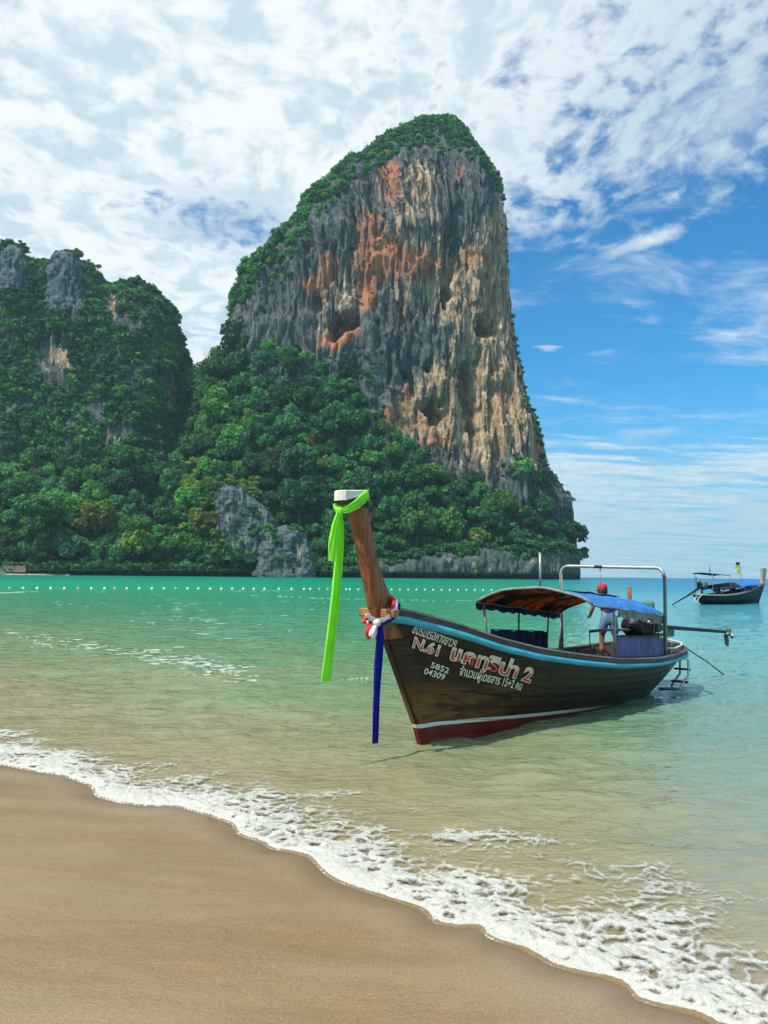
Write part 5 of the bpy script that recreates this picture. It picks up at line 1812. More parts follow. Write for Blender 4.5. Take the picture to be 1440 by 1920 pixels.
for k in range(6):
    mb.box(EB(7.36 + k * .1, .215, 1.36), (.045, .035, .26), bev=.006)
mb.build("engine_block", M_IRON, eng, False)
mb = MB()
for k in range(4): mb.tube(EB([7.40 + k * .14] * 3, [.14, .24, .27], [1.62, 1.60, 1.46]), .035, 8)
mb.tube(EB([7.34, 7.9], [.27, .27], [1.45, 1.45]), .05, 10); mb.build("exhaust_manifold", M_ALU, eng)
mb = MB(); mb.tube(EB([7.5, 7.5, 7.5], [-.2, -.2, -.2], [1.55, 1.9, 2.19]), [.05, .045, .045], 10); mb.build("exhaust_pipe", M_RUST, eng)
mb = MB(); mb.lathe(EB(7.10, 0, 1.38), [(.0, 0), (.20, 0), (.215, .03), (.20, .06), (.07, .07), (.06, .13), (0, .14)], 18, (-1, 0, 0)); mb.build("flywheel", M_IRON, eng)
mb = MB()
mb.box(EB(8.10, 0, 1.42), (.20, .46, .42), bev=.03); mb.build("radiator", M_IRON, eng, False)
mb = MB(); mb.lathe(EB(8.25, -.1, 1.66), [(0, 0), (.12, 0), (.14, .05), (.14, .17), (.10, .21), (0, .23)], 14); mb.tube(EB([8.25, 8.0, 7.8], [-.1, -.1, -.05], [1.75, 1.78, 1.66]), .035, 8); mb.build("air_filter", M_GPAINT, eng)
mb = MB(); mb.box(EB(7.85, -.05, 1.78), (.28, .2, .14), bev=.04); mb.build("fuel_tank", M_GPAINT, eng)
mb = MB()
for dv, du in ((.24, -.06), (.26, .07)):
    mb.tube(EB([7.82 + du, 7.72 + du * 1.8], [dv, dv + .02], [1.66, 1.05]), .014, 6)
mb.build("brace_rod", M_ALU, eng)
uE, zE = ctr(1366, 1189, 0.75); uM, zM = ctr(1250, 1176, .10)
mb = MB(); mb.tube(EB([8.15, uM, uE - .15], [0.02, .12, .72], [1.27, zM, zE + .06]), [.075, .05, .038], 10); mb.build("shaft_tube", M_IRON, eng)
mb = MB(); mb.box(EB(8.95, .08, 1.14), (.62, .035, .17), bev=.008); mb.build("shaft_plate", M_GPAINT, eng, False)
du = np.array([uE - uM, .6, zE - zM]); du /= np.linalg.norm(du)
pc_ = EB(uE, .75, zE); axl = np.array([du[0], -du[1], du[2]])
mb = MB(); mb.lathe(pc_ - axl * .06, [(0, -.02), (.045, 0), (.05, .08), (.03, .14), (0, .16)], 10, axl); hub = mb.build("propeller", M_ALU, eng)
A1 = np.cross(axl, [0, 0, 1.0]); A1 /= np.linalg.norm(A1); A2 = np.cross(axl, A1)
for k in range(3):
    a = k * 2.094 + .5
    d_ = math.cos(a) * A1 + math.sin(a) * A2; e__ = np.cross(axl, d_)
    mb = MB()
    rows = []
    for r, w, tw in ((.03, .022, .9), (.06, .055, .7), (.10, .066, .5), (.135, .044, .4), (.148, .01, .35)):
        wv_ = math.cos(tw) * e__ + math.sin(tw) * axl; nn = np.cross(wv_, d_)
        c = pc_ + d_ * r
        rows.append([c - wv_ * w, c + nn * .008, c + wv_ * w, c - nn * .008])
    mb.grid(np.array(rows), wrap=True); mb.build("blade", M_ALU, hub)
mb = MB(); P = np.array([[0, 0, .0], [-.22, 0, .02], [-.16, 0, -.24], [0.03, 0, -.30], [.07, 0, -.16]]) + EB(uE - .02, .73, zE)
P = np.concatenate([P + [0, .012, 0], P - [0, .012, 0]])
mb.add(P, np.array([[0, 1, 2], [0, 2, 3], [0, 3, 4], [7, 6, 5], [8, 7, 5], [9, 8, 5]])); mb.add(P, np.array([[j, (j + 1) % 5, (j + 1) % 5 + 5, j + 5] for j in range(5)])); mb.build("skeg", M_IRON, eng, False)
uT, zT = ctr(1106, 1184, -.1); uT2, zT2 = ctr(1131, 1181, -.1)
mb = MB(); mb.tube(EB([7.1, uT2, uT], [0, -.08, -.1], [1.30, zT2, zT]), [.03, .028, .03], 8); mb.build("tiller", M_GREYT, eng)
mb = MB(); mb.tube(EB([uT, uT - .02, uT + .02, uT - .01], [-.1] * 4, [zT, zT - .12, zT - .3, zT - .48]), .012, 6); mb.build("tiller_cord", M_ROPE, eng)


def boat_world(u, v, z):
    u, v, z = np.broadcast_arrays(np.asarray(u, float), np.asarray(v, float), np.asarray(z, float))
    return BW * [1, 1, 0] + u[..., None] * AX + v[..., None] * PORT + z[..., None] * np.array([0, 0, 1.0])


def world_mesh(mb, name, mat, label, cat, smooth_=True):
    V = np.concatenate(mb.V)
    c = np.array([V[:, 0].mean(), V[:, 1].mean(), V[:, 2].min()])
    mb.V = [V - c]
    o = mb.build(name, mat, None, smooth_)
    o.location = c
    return tag(o, label, cat) if label else o


# hoses, ropes and stuff lying at the stern
P = boat_world([6.45, 6.9, 7.5, 7.95, 8.3, 8.42, 8.2, 7.7, 7.3], [.95, .98, .88, .76, .45, 0, -.45, -.3, .3], [1.02, .99, 1.0, 1.02, 1.03, 1.05, 1.06, 1.12, 1.02])
tt = np.linspace(0, len(P) - 1, 60); ii = np.arange(len(P))
P = np.stack([np.interp(tt, ii, P[:, k]) for k in range(3)], 1); P = np.concatenate([P[:1], gsm(P, 2.0)[1:-1], P[-1:]])
mb = MB(); mb.tube(P, .022, 8); world_mesh(mb, "water_hose", M_HOSE, "white hose looped around the inside of the boat's stern rail", "hose")
P = boat_world([8.3, 8.6, 9.0, 9.6, 10.4], [.55, .6, .62, .7, .8], [.98, .86, .72, .50, .15])
mb = MB(); mb.tube(P, .016, 6); world_mesh(mb, "mooring_rope", M_ROPE, "thin dark rope running from the boat's stern down into the sea", "rope")
P = boat_world([6.1, 6.16, 6.28, 6.20, 6.12], [.90, .86, .84, .82, .80], [.60, .95, 1.16, .95, .62])
mb = MB(); mb.tube(P, .022, 8); world_mesh(mb, "yellow_hose", simple("yellow_hose", (0.45, 0.33, 0.06), .5), "bent yellow hose leaning against the purple side curtain", "hose")
mb = MB(); c = boat_world(7.15, .25, .635)
mb.lathe(c, [(0, 0), (.16, 0), (.17, .02), (.17, .26), (.13, .31), (.05, .33), (.05, .37), (0, .37)], 14)
world_mesh(mb, "jerry_can", simple("brown_plastic", (.12, .06, .035), .5), "brown plastic can standing on the aft deck beside the engine", "can")

# ---- sashes on the prow
def ribbon(paths, width, folds=3, amp=.012, th=.006, side=None, nw=22):
    """cloth strip: centre line points, width per point, sinus folds across; closed two-sided strip"""
    P = np.asarray(paths, float); k = len(P)
    t = np.linspace(0, k - 1, 44); ii = np.arange(k)
    C = np.stack([np.interp(t, ii, P[:, j]) for j in range(3)], 1)
    C = np.concatenate([C[:1], gsm(C, 1.6)[1:-1], C[-1:]])
    W = np.interp(t, np.linspace(0, k - 1, len(width)), width)
    T = np.gradient(C, axis=0); T /= np.linalg.norm(T, axis=1)[:, None]
    sd_ = np.asarray(side, float) if side is not None else AX
    rows_f, rows_b = [], []
    for i in range(len(C)):
        a = sd_ - T[i] * (sd_ @ T[i]); a /= np.linalg.norm(a); n = np.cross(T[i], a)
        x = np.linspace(-.5, .5, nw)
        y = amp * np.sin(x * folds * 6.283 + i * .06 + 1.3) * (1 - .5 * abs(2 * (i / len(C)) - 1)) + amp * .4 * np.sin(x * folds * 14 + i * .11)
        q = C[i] + x[:, None] * W[i] * a + y[:, None] * n
        rows_f.append(q + n * th / 2); rows_b.append(q - n * th / 2)
    ring = np.concatenate([np.array(rows_f), np.array(rows_b)[:, ::-1]], 1)
    mb = MB(); mb.grid(ring, wrap=True)
    return mb


def bp(px, py, v):
    u_, z_ = ctr(px, py, v)
    return boat_world(u_, v, z_)


gs = empty("green_sash", tuple(bp(640, 958, -.10) * [1, 1, 0] + [0, 0, 1.06]))
tag(gs, "bright neon green sash tied round the prow head with a long hanging tail", "sash")


def gchild(mb, name, mat, root):
    V = np.concatenate(mb.V) - np.array(root.location)
    mb.V = [V]
    return mb.build(name, mat, root)


# loop: down the port face from the top back corner to the knot at the front, round the back and the starboard side
loop = [bp(636, 957, .06), bp(650, 956, .115), bp(668, 946, .125), bp(684, 932, .13), bp(691, 926, .12)]
gchild(ribbon(loop, [.04, .09, .12, .13, .12], 2, .010, side=np.array([0, 0, 1.0])), "band", M_GREEN, gs)
loop = [bp(691, 926, .12), boat_world(-1.215, 0, 3.40), boat_world(-1.26, -.13, 3.38), boat_world(-1.5, -.125, 3.30), boat_world(-1.70, -.115, 3.27), boat_world(-1.745, -.02, 3.24), bp(636, 957, .05)]
gchild(ribbon(loop, [.12, .10, .10, .08, .06, .045, .04], 2, .008, side=np.array([0, 0, 1.0])), "band", M_GREEN, gs)
kc = bp(636, 957, .08)
mb = MB(); mb.lathe(kc, [(0, -.05), (.035, -.035), (.048, 0), (.035, .035), (0, .05)], 10, AX); gchild(mb, "knot", M_GREEN, gs)
tail = [bp(637, 959, .09), bp(637, 1000, .10), bp(634, 1060, .10), bp(627, 1140, .10), bp(618, 1220, .10), bp(612, 1278, .10)]
gchild(ribbon(tail, [.06, .125, .13, .15, .165, .195], 2.6, .030), "tail", M_GREEN, gs)
tail = [bp(635, 959, .115), bp(629, 985, .13), bp(624, 1020, .135), bp(622.5, 1052, .135)]
gchild(ribbon(tail, [.05, .11, .12, .095], 1.9, .022), "tail", M_GREEN, gs)

ts_ = empty("tricolour_sash", tuple(bp(706, 1168, .18) * [1, 1, 0] + [0, 0, .15]))
tag(ts_, "red, white and blue sashes knotted together round the bow with a long blue tail", "sash")


def cloth_tube(pts, r, flat=1.0):
    P = np.array(pts); t = np.linspace(0, len(P) - 1, 40); ii = np.arange(len(P))
    C = np.stack([np.interp(t, ii, P[:, j]) for j in range(3)], 1); C = np.concatenate([C[:1], gsm(C, 2.0)[1:-1], C[-1:]])
    rr = r * (1 + .18 * np.sin(t * 5.0) + .1 * np.sin(t * 13))
    mb = MB(); mb.tube(C, rr, 10)
    return mb


wrap_st = lambda o_, zo: [boat_world(-.70 + o_, .06, 2.11 + zo), boat_world(-.74 + o_, -.16, 2.03 + zo), boat_world(-.86 + o_, -.17, 1.85 + zo), boat_world(-1.02 + o_, -.15, 1.76 + zo), boat_world(-1.13 + o_, -.03, 1.76 + zo)]
for dx_, dy_, mt, lab, vo_ in ((-6, -4, M_RED, "red band", .205), (0, 0, M_WHITE, "white band", .225), (5, 4, M_NAVY, "blue band", .20)):
    if mt is M_WHITE:
        port = [bp(688, 1150, .13), bp(692, 1158, .16), bp(702, 1164, .20), bp(716, 1164, vo_), bp(730, 1158, vo_), bp(740, 1146, vo_), bp(744, 1134, .20), bp(742, 1124, .12)]
    elif mt is M_RED:
        port = [bp(690, 1152, .12), bp(697, 1163, .15), bp(708, 1168, .18), bp(724, 1164, vo_), bp(733, 1152, vo_), bp(737, 1140, vo_), bp(740, 1128, .18), bp(738, 1121, .10)]
    else:
        port = [bp(700, 1166, .13), bp(710, 1171, .16), bp(724, 1168, .19), bp(737, 1160, vo_), bp(746, 1148, vo_), bp(749, 1138, .19), bp(746, 1128, .11)]
    o = gchild(cloth_tube(port + wrap_st(dx_ * .008, -dy_ * .006), .026 if mt is not M_WHITE else .03), "band", mt, ts_); o['label'] = lab
mb = MB(); mb.lathe(bp(706, 1168, .26), [(0, -.06), (.035, -.05), (.055, 0), (.04, .04), (0, .06)], 10, AX); gchild(mb, "knot", M_WHITE, ts_)
gchild(ribbon([bp(706, 1168, .27), bp(702, 1178, .29), bp(698, 1190, .29), bp(695, 1195, .28)], [.05, .09, .10, .085], 1.5, .016), "tail", M_WHITE, ts_)['label'] = "short white tail"
gchild(ribbon([bp(703, 1168, .24), bp(694, 1172, .25), bp(690, 1184, .25), bp(693, 1198, .24)], [.04, .06, .075, .07], 1.5, .016), "tail", M_RED, ts_)['label'] = "short red tail"
gchild(ribbon([bp(712, 1172, .20), bp(712, 1195, .22), bp(709, 1240, .22), bp(706, 1300, .22), bp(705, 1350, .22), bp(704, 1394, .22)], [.07, .12, .115, .075, .085, .085], 2, .022), "tail", M_NAVY, ts_)['label'] = "long dark blue tail"
gchild(ribbon([bp(716, 1172, .215), bp(717, 1195, .23), bp(715, 1229, .23)], [.04, .06, .05], 1, .012), "tail", M_NAVY, ts_)['label'] = "short dark blue tail"

# ---- the boatman
def skin_body(name, joints, edges, mat, parent, sub=2, root=0):
    me = bpy.data.meshes.new(name)
    me.from_pydata([j[0] for j in joints], edges, [])
    ob = bpy.data.objects.new(name + "_src", me)
    COL.objects.link(ob)
    md = ob.modifiers.new("skin", 'SKIN'); md.use_smooth_shade = True
    for i, j in enumerate(joints):
        sv = me.skin_vertices[0].data[i]
        r = j[1] if isinstance(j[1], tuple) else (j[1], j[1])
        sv.radius = r
        sv.use_root = (i == root)
    sb = ob.modifiers.new("sub", 'SUBSURF'); sb.levels = sub
    bpy.context.view_layer.update()
    dg = bpy.context.evaluated_depsgraph_get()
    m2 = bpy.data.meshes.new_from_object(ob.evaluated_get(dg))
    m2.name = name
    bpy.data.objects.remove(ob)
    m2.materials.clear()
    for p in m2.polygons: p.use_smooth = True
    return link(name, m2, mat, parent)


M_SKIN = simple("tanned_skin", (0.27, 0.13, 0.075), .5, var=.1, scale=14, bumpd=0)
M_SHIRT = cloth("navy_shirt", (0.025, 0.045, 0.16), .05, .3, .8)
M_DENIM = cloth("washed_denim", (0.10, 0.20, 0.28), .03, .3, .8, None, (1, 1, .5), 9.0)
M_CAP = cloth("red_cap", (0.62, 0.02, 0.04), .05, .1, .7)
M_HAIR = simple("black_hair", (.012, .01, .009), .5)
MANLOC = boat_world(6.75, -.34, .68)
man = empty("person", tuple(MANLOC), HEAD + 0.72)
tag(man, "person in red cap, dark blue shirt and denim shorts standing at the boat's stern", "person")
mb = MB(); mb.box(B(6.75, -.34, .65), (.55, .75, .06), bev=.01); mb.build("step_box", M_INNER, boat, False)
# local frame: +x the way he faces (away from the beach), +y his left; he bends forward over the tiller
J = [((0.0, 0.0, .86), (.125, .10)), ((.06, 0, 1.02), (.125, .095)), ((.18, 0, 1.17), (.155, .10)), ((.28, 0, 1.27), (.12, .085)), ((.345, 0, 1.315), .052),
     ((.40, 0, 1.37), .085), ((.425, 0, 1.43), .095), ((.43, 0, 1.485), .07),
     ((-.01, -.09, .82), .095), ((-.03, -.13, .46), .062), ((-.06, -.14, .28), .056), ((-.04, -.14, .07), .038), ((.10, -.15, .035), .032),
     ((0.0, .09, .82), .095), ((.10, .12, .46), .062), ((.10, .12, .28), .056), ((.06, .13, .07), .038), ((.20, .14, .035), .032),
     ((.27, -.19, 1.25), .06), ((.36, -.25, 1.02), .046), ((.54, -.20, .90), .035), ((.63, -.17, .88), (.024, .036)),
     ((.27, .19, 1.25), .06), ((.33, .26, 1.01), .046), ((.50, .26, .88), .035), ((.59, .25, .86), (.024, .036))]
Eg = [(0, 1), (1, 2), (2, 3), (3, 4), (4, 5), (5, 6), (6, 7), (0, 8), (8, 9), (9, 10), (10, 11), (11, 12), (0, 13), (13, 14), (14, 15), (15, 16), (16, 17), (3, 18), (18, 19), (19, 20), (20, 21), (3, 22), (22, 23), (23, 24), (24, 25)]
# fingers and thumb on both hands
for wrist, base in ((21, np.array([.63, -.17, .88])), (25, np.array([.59, .25, .86]))):
    for f in range(4):
        k = len(J)
        dy = (f - 1.5) * .02
        L_ = [.075, .088, .082, .062][f]
        J.append((tuple(base + [.03, dy, -.004]), .0095)); J.append((tuple(base + [.03 + L_ * .6, dy * 1.1, -.015]), .0085)); J.append((tuple(base + [.03 + L_ * .8, dy * 1.15, -.045]), .0075))
        Eg += [(wrist, k), (k, k + 1), (k + 1, k + 2)]
    k = len(J); s_ = 1 if wrist == 21 else -1
    J.append((tuple(base + [.0, .035 * s_, -.01]), .011)); J.append((tuple(base + [.04, .055 * s_, -.03]), .0085))
    Eg += [(wrist, k), (k, k + 1)]
skin_body("body", J, Eg, M_SKIN, man)
shirt = [(J[0][0], (.142, .115)), (J[1][0], (.143, .112)), (J[2][0], (.172, .118)), ((.28, 0, 1.28), (.125, .09)), ((.27, -.19, 1.255), .076), ((.325, -.23, 1.10), .066), ((.27, .19, 1.255), .076), ((.31, .24, 1.09), .066), ((.325, 0, 1.305), .066)]
skin_body("shirt", shirt, [(0, 1), (1, 2), (2, 3), (3, 4), (4, 5), (3, 6), (6, 7), (3, 8)], M_SHIRT, man)
sh = [((0, 0, .90), (.145, .12)), ((-.01, -.09, .80), .112), ((-.028, -.125, .50), .088), ((0.0, .09, .80), .112), ((.09, .118, .50), .088), ((.05, 0, 1.0), (.14, .112))]
skin_body("shorts", sh, [(0, 5), (0, 1), (1, 2), (0, 3), (3, 4)], M_DENIM, man)
mb = MB(); mb.lathe((.412, 0, 1.43), [(.080, -.10), (.102, -.055), (.108, 0), (.098, .05), (.06, .09), (0, .10)], 16); hair = mb.build("hair", M_HAIR, man)
mb = MB(); mb.lathe((.43, 0, 1.475), [(.106, -.015), (.112, 0), (.106, .05), (.075, .095), (.015, .112), (0, .112)], 18)
mb.lathe((.43, 0, 1.575), [(.012, 0), (.012, .008), (0, .01)], 8)
a = np.linspace(-1.1, 1.1, 14)
inner_ = np.stack([.43 + .105 * np.cos(a), .105 * np.sin(a), np.full(14, 1.447)], 1); outer_ = np.stack([.43 + .215 * np.cos(a * .8), .125 * np.sin(a), 1.428 - .012 * np.cos(a)], 1)
mb.grid(np.array([inner_, outer_, outer_ - [0, 0, .008], inner_ - [0, 0, .008]])); mb.build("cap", M_CAP, man)
mb = MB(); mb.lathe((.505, 0, 1.405), [(.022, -.01), (.016, .012), (.006, .026), (0, .028)], 8, (1, 0, -.15)); mb.build("nose", M_SKIN, man)
mb = MB(); mb.tube([(.508, -.022, 1.372), (.513, 0, 1.370), (.508, .022, 1.372)], .005, 6); mb.build("mouth", M_RUST, man)
for s_ in (-1, 1):
    mb = MB(); mb.lathe((.500, s_ * .033, 1.430), [(.011, -.004), (.009, .004), (0, .007)], 8, (1, 0, 0)); mb.build("eye", M_HAIR, man)
    mb = MB(); mb.lathe((.42, s_ * .098, 1.40), [(0, -.012), (.02, -.008), (.024, 0), (.012, .012), (0, .014)], 8, (0, s_, 0)); mb.build("ear", M_SKIN, man)

# ================================================================== THE OTHER BOAT, BUOYS, FAR SHORE, HAZE
fb0, fb1 = on_water(1422, 1132.0)[:2], on_water(1312, 1133.6)[:2]
fd = fb1 - fb0; FL = np.hypot(*fd); fs = FL / 7.9
fhead = math.atan2(fd[1], fd[0])
far = empty("longtail_boat", (fb0[0], fb0[1], 0), fhead)
far.scale = (fs, fs, fs)
tag(far, "dark wooden long-tail boat with blue and black awnings motoring near the horizon", "boat")
M_FHULL = simple("dark_painted_hull", (0.012, 0.016, 0.014), .5, var=.4, scale=3, dirt=(.05, .055, .045))
M_FPOST = simple("bleached_prow_wood", (0.33, 0.27, 0.19), .6, var=.25, scale=5)
M_FBLUE = cloth("bright_blue_awning", (0.03, 0.20, 0.70), .25, .1, .6)
M_FBLACK = cloth("black_awning", (0.02, 0.03, 0.035), .05, .2, .7)
for side in (1, -1):
    for t0, t1 in ((0, .35), (.35, .68), (.68, .98)):
        P, boot, tv = plank_mesh(side, t0, t1, 0, 1, 40)
        mb = MB(); mb.grid(P); mb.build("plank", M_FHULL, far)
mb = MB()
for side in (1, -1):
    Qg, Tg = np.meshgrid(np.linspace(0.01, .99, 40), np.linspace(0.05, .98, 8), indexing='ij')
    u, v, z = hull(Qg, Tg); mb.grid(B(u, np.maximum(v - .06, 0) * side, z))
mb.build("inner_lining", M_INNER, far)
rows = []
for (o_, z_) in [(0.03, -.14), (.04, 0), (-.08, 0), (-.08, -.05), (.03, -.14)]:
    rows.append(B(cu + nu_ * o_, cv + nv_ * o_, cz + z_))
mb = MB(); mb.grid(np.array(rows)); mb.build("gunwale_rail", M_GREYT, far)
us_ = np.linspace(.2, 8, 20); vv, _ = hull_at(us_, np.full(20, .5))
mb = MB(); mb.grid(np.array([B(us_, -(vv - .06), .5), B(us_, vv - .06, .5)])); mb.build("floor_board", M_INNER, far)
P = np.array([prow_ring(f, b_, z, 0.0, .10, .12) for f, b_, z in zip(np.linspace(-.9, -1.25, 12), np.linspace(-.45, -.55, 12), np.linspace(1.6, 3.25, 12))])
P[..., 0] -= .0
mb = MB(); mb.grid(B(P[..., 0], P[..., 1], P[..., 2]), wrap=True); top = P[-1]
mb.add(B(top[:, 0], top[:, 1], top[:, 2] + .002), np.array([[0, 1, 2, 7], [2, 3, 6, 7], [3, 4, 5, 6]])); mb.build("prow_post", M_FPOST, far, False)
mb = MB(); mb.box(B(-.85, 0, 1.95), (.14, .8, .12), bev=.01); mb.build("cross_peg", M_FPOST, far, False)


def awning(u0, u1, w, ze0, ze1, rise, mat, thick=.03):
    s = np.linspace(0, 1, 14); ww = np.linspace(-1, 1, 13)
    S_, W_ = np.meshgrid(s, ww, indexing='ij')
    z = ze0 + (ze1 - ze0) * S_ + rise * (1 - W_ ** 2)
    mb = MB(); mb.grid(B(u0 + (u1 - u0) * S_, w * W_, z)); mb.grid(B(u0 + (u1 - u0) * S_, w * W_, z - thick), flip=True)
    for k in (0, -1): mb.tube(B(u0 + (u1 - u0) * S_[:, k], w * W_[:, k], z[:, k] - thick / 2), .03, 6)
    for k in (0, -1): mb.tube(B(u0 + (u1 - u0) * S_[k], w * W_[k], z[k] - thick / 2), .03, 6)
    return mb.build("awning", mat, far)


awning(.9, 3.6, .95, 1.80, 1.62, .30, M_FBLUE)['label'] = "bright blue forward awning"
awning(3.7, 6.2, 1.0, 1.55, 1.30, .42, M_FBLACK)['label'] = "black arched awning amidships"
awning(4.9, 7.7, .85, 2.55, 2.72, .06, M_FBLACK)['label'] = "flat black awning high over the engine"
for u_, zt in ((.95, 1.78), (3.5, 1.62), (4.95, 2.55), (6.2, 1.3), (7.3, 2.68)):
    for side in (1, -1):
        w_ = min(float(gun_w(u_)) - .05, .95)
        mb = MB(); mb.tube(B([u_, u_], [side * w_, side * min(w_, .9)], [float(gun_z(u_)), zt]), .028, 6); mb.build("awning_post", M_GREYT, far)
mb = MB(); mb.tube(B([6.5, 6.5], [0, 0], [2.68, 3.35]), .03, 6); mb.build("mast", M_IRON, far)
mb = MB(); mb.tube(B([2.35, 2.35], [0, 0], [2.0, 3.4]), .022, 6); mb.tube(B([2.35, 2.6], [0, 0], [3.4, 3.9]), .018, 6); fp = mb.build("flag_pole", M_GREYT, far)
s = np.linspace(0, 1, 10); w_ = np.linspace(0, 1, 6); S_, W_ = np.meshgrid(s, w_, indexing='ij')
mb = MB(); mb.grid(B(2.45 + .55 * W_, .06 * np.sin(W_ * 6 + S_ * 4), 2.75 + .62 * S_ + .12 * W_)); mb.build("flag", cloth("yellow_flag", (.72, .68, .10), .3), fp)
mb = MB(); mb.grid(B(2.5 + .45 * W_, .06 * np.sin(W_ * 6 + S_ * 4 + 1), 3.42 + .32 * S_ + .1 * W_)); mb.build("flag", cloth("dark_flag", (.06, .04, .10), .2), fp)
# engine
fe = empty("longtail_engine", (0, 0, 0))
E1 = far.matrix_basis if False else Matrix.Translation((fb0[0], fb0[1], 0)) @ Matrix.Rotation(fhead, 4, 'Z') @ Matrix.Scale(fs, 4)
fe.location = (E1 @ Vector((7.6, 0, .9)))
fe.rotation_euler = (0, 0, fhead); fe.scale = (fs, fs, fs)
tag(fe, "dark engine on the far boat's stern, its long shaft slanting down into the sea", "engine")
b7 = lambda u, v, z: B(np.asarray(u, float) - 7.6, v, np.asarray(z, float) - .9)
mb = MB(); mb.box(b7(7.5, 0, 1.62), (.9, .55, .55), bev=.06); mb.build("engine_block", M_IRON, fe, False)
mb = MB(); mb.lathe(b7(7.6, -.30, 1.68), [(0, 0), (.30, 0), (.30, .1), (0, .12)], 14, (0, 1, 0)); mb.lathe(b7(8.0, 0, 1.85), [(0, 0), (.2, 0), (.22, .2), (.15, .3), (0, .32)], 12); mb.build("flywheel", M_GPAINT, fe)
mb = MB(); mb.tube(b7([7.6, 7.6], [0, 0], [.6, 1.4]), .07, 8); mb.tube(b7([8.1, 8.1], [.1, .1], [1.9, 2.35]), .04, 6); mb.build("pivot_post", M_IRON, fe)
sp_ = on_water(1261, 1134.5, 0.0); loc = E1.inverted() @ Vector((sp_[0], sp_[1], 0.05))
mb = MB(); mb.tube(b7([7.9, (7.9 + loc[0]) / 2, loc[0]], [0, -loc[1] / 2, -loc[1]], [1.45, (1.45 + loc[2]) / 2 - .05, loc[2]]), [.11, .075, .05], 8); mb.build("shaft_tube", M_IRON, fe)
mb = MB(); mb.tube(b7([7.2, 6.3], [0, -.1], [1.5, 1.3]), .035, 6); mb.build("tiller", M_IRON, fe)
mb = MB()
for dv in (-.25, .1): mb.tube(B([8.35, 8.75, 8.80, 8.4], [dv - .3] * 4, [.8, .55, .15, -.15]), .035, 6)
mb.build("boarding_ladder", M_HOSE, far)
# people in it
SIT = [((0, 0, .10), (.16, .13)), ((0, 0, .35), (.17, .12)), ((-.01, 0, .52), (.14, .10)), ((-.01, 0, .60), .055), ((-.02, 0, .70), .095), ((-.02, 0, .78), .085),
       ((-.22, -.10, .10), .09), ((-.46, -.12, .12), .07), ((-.47, -.12, -.25), .05), ((-.55, -.12, -.33), .035), ((-.22, .10, .10), .09), ((-.46, .12, .12), .07), ((-.47, .12, -.25), .05), ((-.55, .12, -.33), .035),
       ((0, -.20, .48), .065), ((-.08, -.25, .24), .05), ((-.30, -.18, .20), .038), ((-.38, -.16, .19), .035), ((0, .20, .48), .065), ((-.08, .25, .24), .05), ((-.30, .18, .20), .038), ((-.38, .16, .19), .035)]
SE = [(0, 1), (1, 2), (2, 3), (3, 4), (4, 5), (0, 6), (6, 7), (7, 8), (8, 9), (0, 10), (10, 11), (11, 12), (12, 13), (2, 14), (14, 15), (15, 16), (16, 17), (2, 18), (18, 19), (19, 20), (20, 21)]
TOP = [(SIT[0][0], (.175, .14)), (SIT[1][0], (.185, .132)), (SIT[2][0], (.155, .112)), (SIT[14][0], .08), (SIT[15][0], .064), (SIT[18][0], .08), (SIT[19][0], .064)]
proto = None
for (px_, u_, v_, lab, shirt_) in [(1345, 6.0, -.25, "seated person in dark clothes next to the far boat's engine", M_SHIRT), (1354, 5.3, .2, "seated person in dark clothes under the black awning amidships", M_FBLACK), (1374, 3.8, -.2, "seated person in dark top just aft of the far boat's blue awning", M_SHIRT), (1404, 1.5, .1, "seated person in pale shirt near the far boat's prow", M_WHITE)]:
    loc = E1 @ Vector((u_, -v_, .92))
    pr_ = empty("person", loc, fhead + .2 * rng.normal()); pr_.scale = (fs, fs, fs)
    tag(pr_, lab, "person")
    if proto is None:
        a = skin_body("body", SIT, SE, M_SKIN, pr_, 1)
        c = skin_body("top", TOP, [(0, 1), (1, 2), (2, 3), (3, 4), (2, 5), (5, 6)], shirt_, pr_, 1)
        mb = MB(); mb.lathe((-.015, 0, .73), [(.09, -.04), (.102, 0), (.09, .06), (.05, .1), (0, .108)], 10); h = mb.build("hair", M_HAIR, pr_)
        proto = (a, c, h)
    else:
        for k, src in enumerate(proto):
            o = src.copy(); COL.objects.link(o); o.parent = pr_
            if k == 1:
                o.data = src.data.copy(); o.data.materials.clear(); o.data.materials.append(shirt_)

# ---- swimming-zone buoys
M_BUW = simple("white_buoy", (0.75, 0.74, 0.66), .5, var=.06, scale=4, bumpd=0)
M_BUY = simple("yellow_buoy", (0.72, 0.42, 0.05), .5, var=.06, scale=4, bumpd=0)


def buoy_mesh(mt):
    mb = MB(); mb.lathe((0, 0, 0), [(0, -.14), (.14, -.10), (.22, 0.0), (.235, .08), (.20, .18), (.11, .25), (.06, .26), (.06, .30), (.03, .32), (0, .32)], 12)
    me = mb.mesh("buoy"); me.materials.append(mt)
    return me


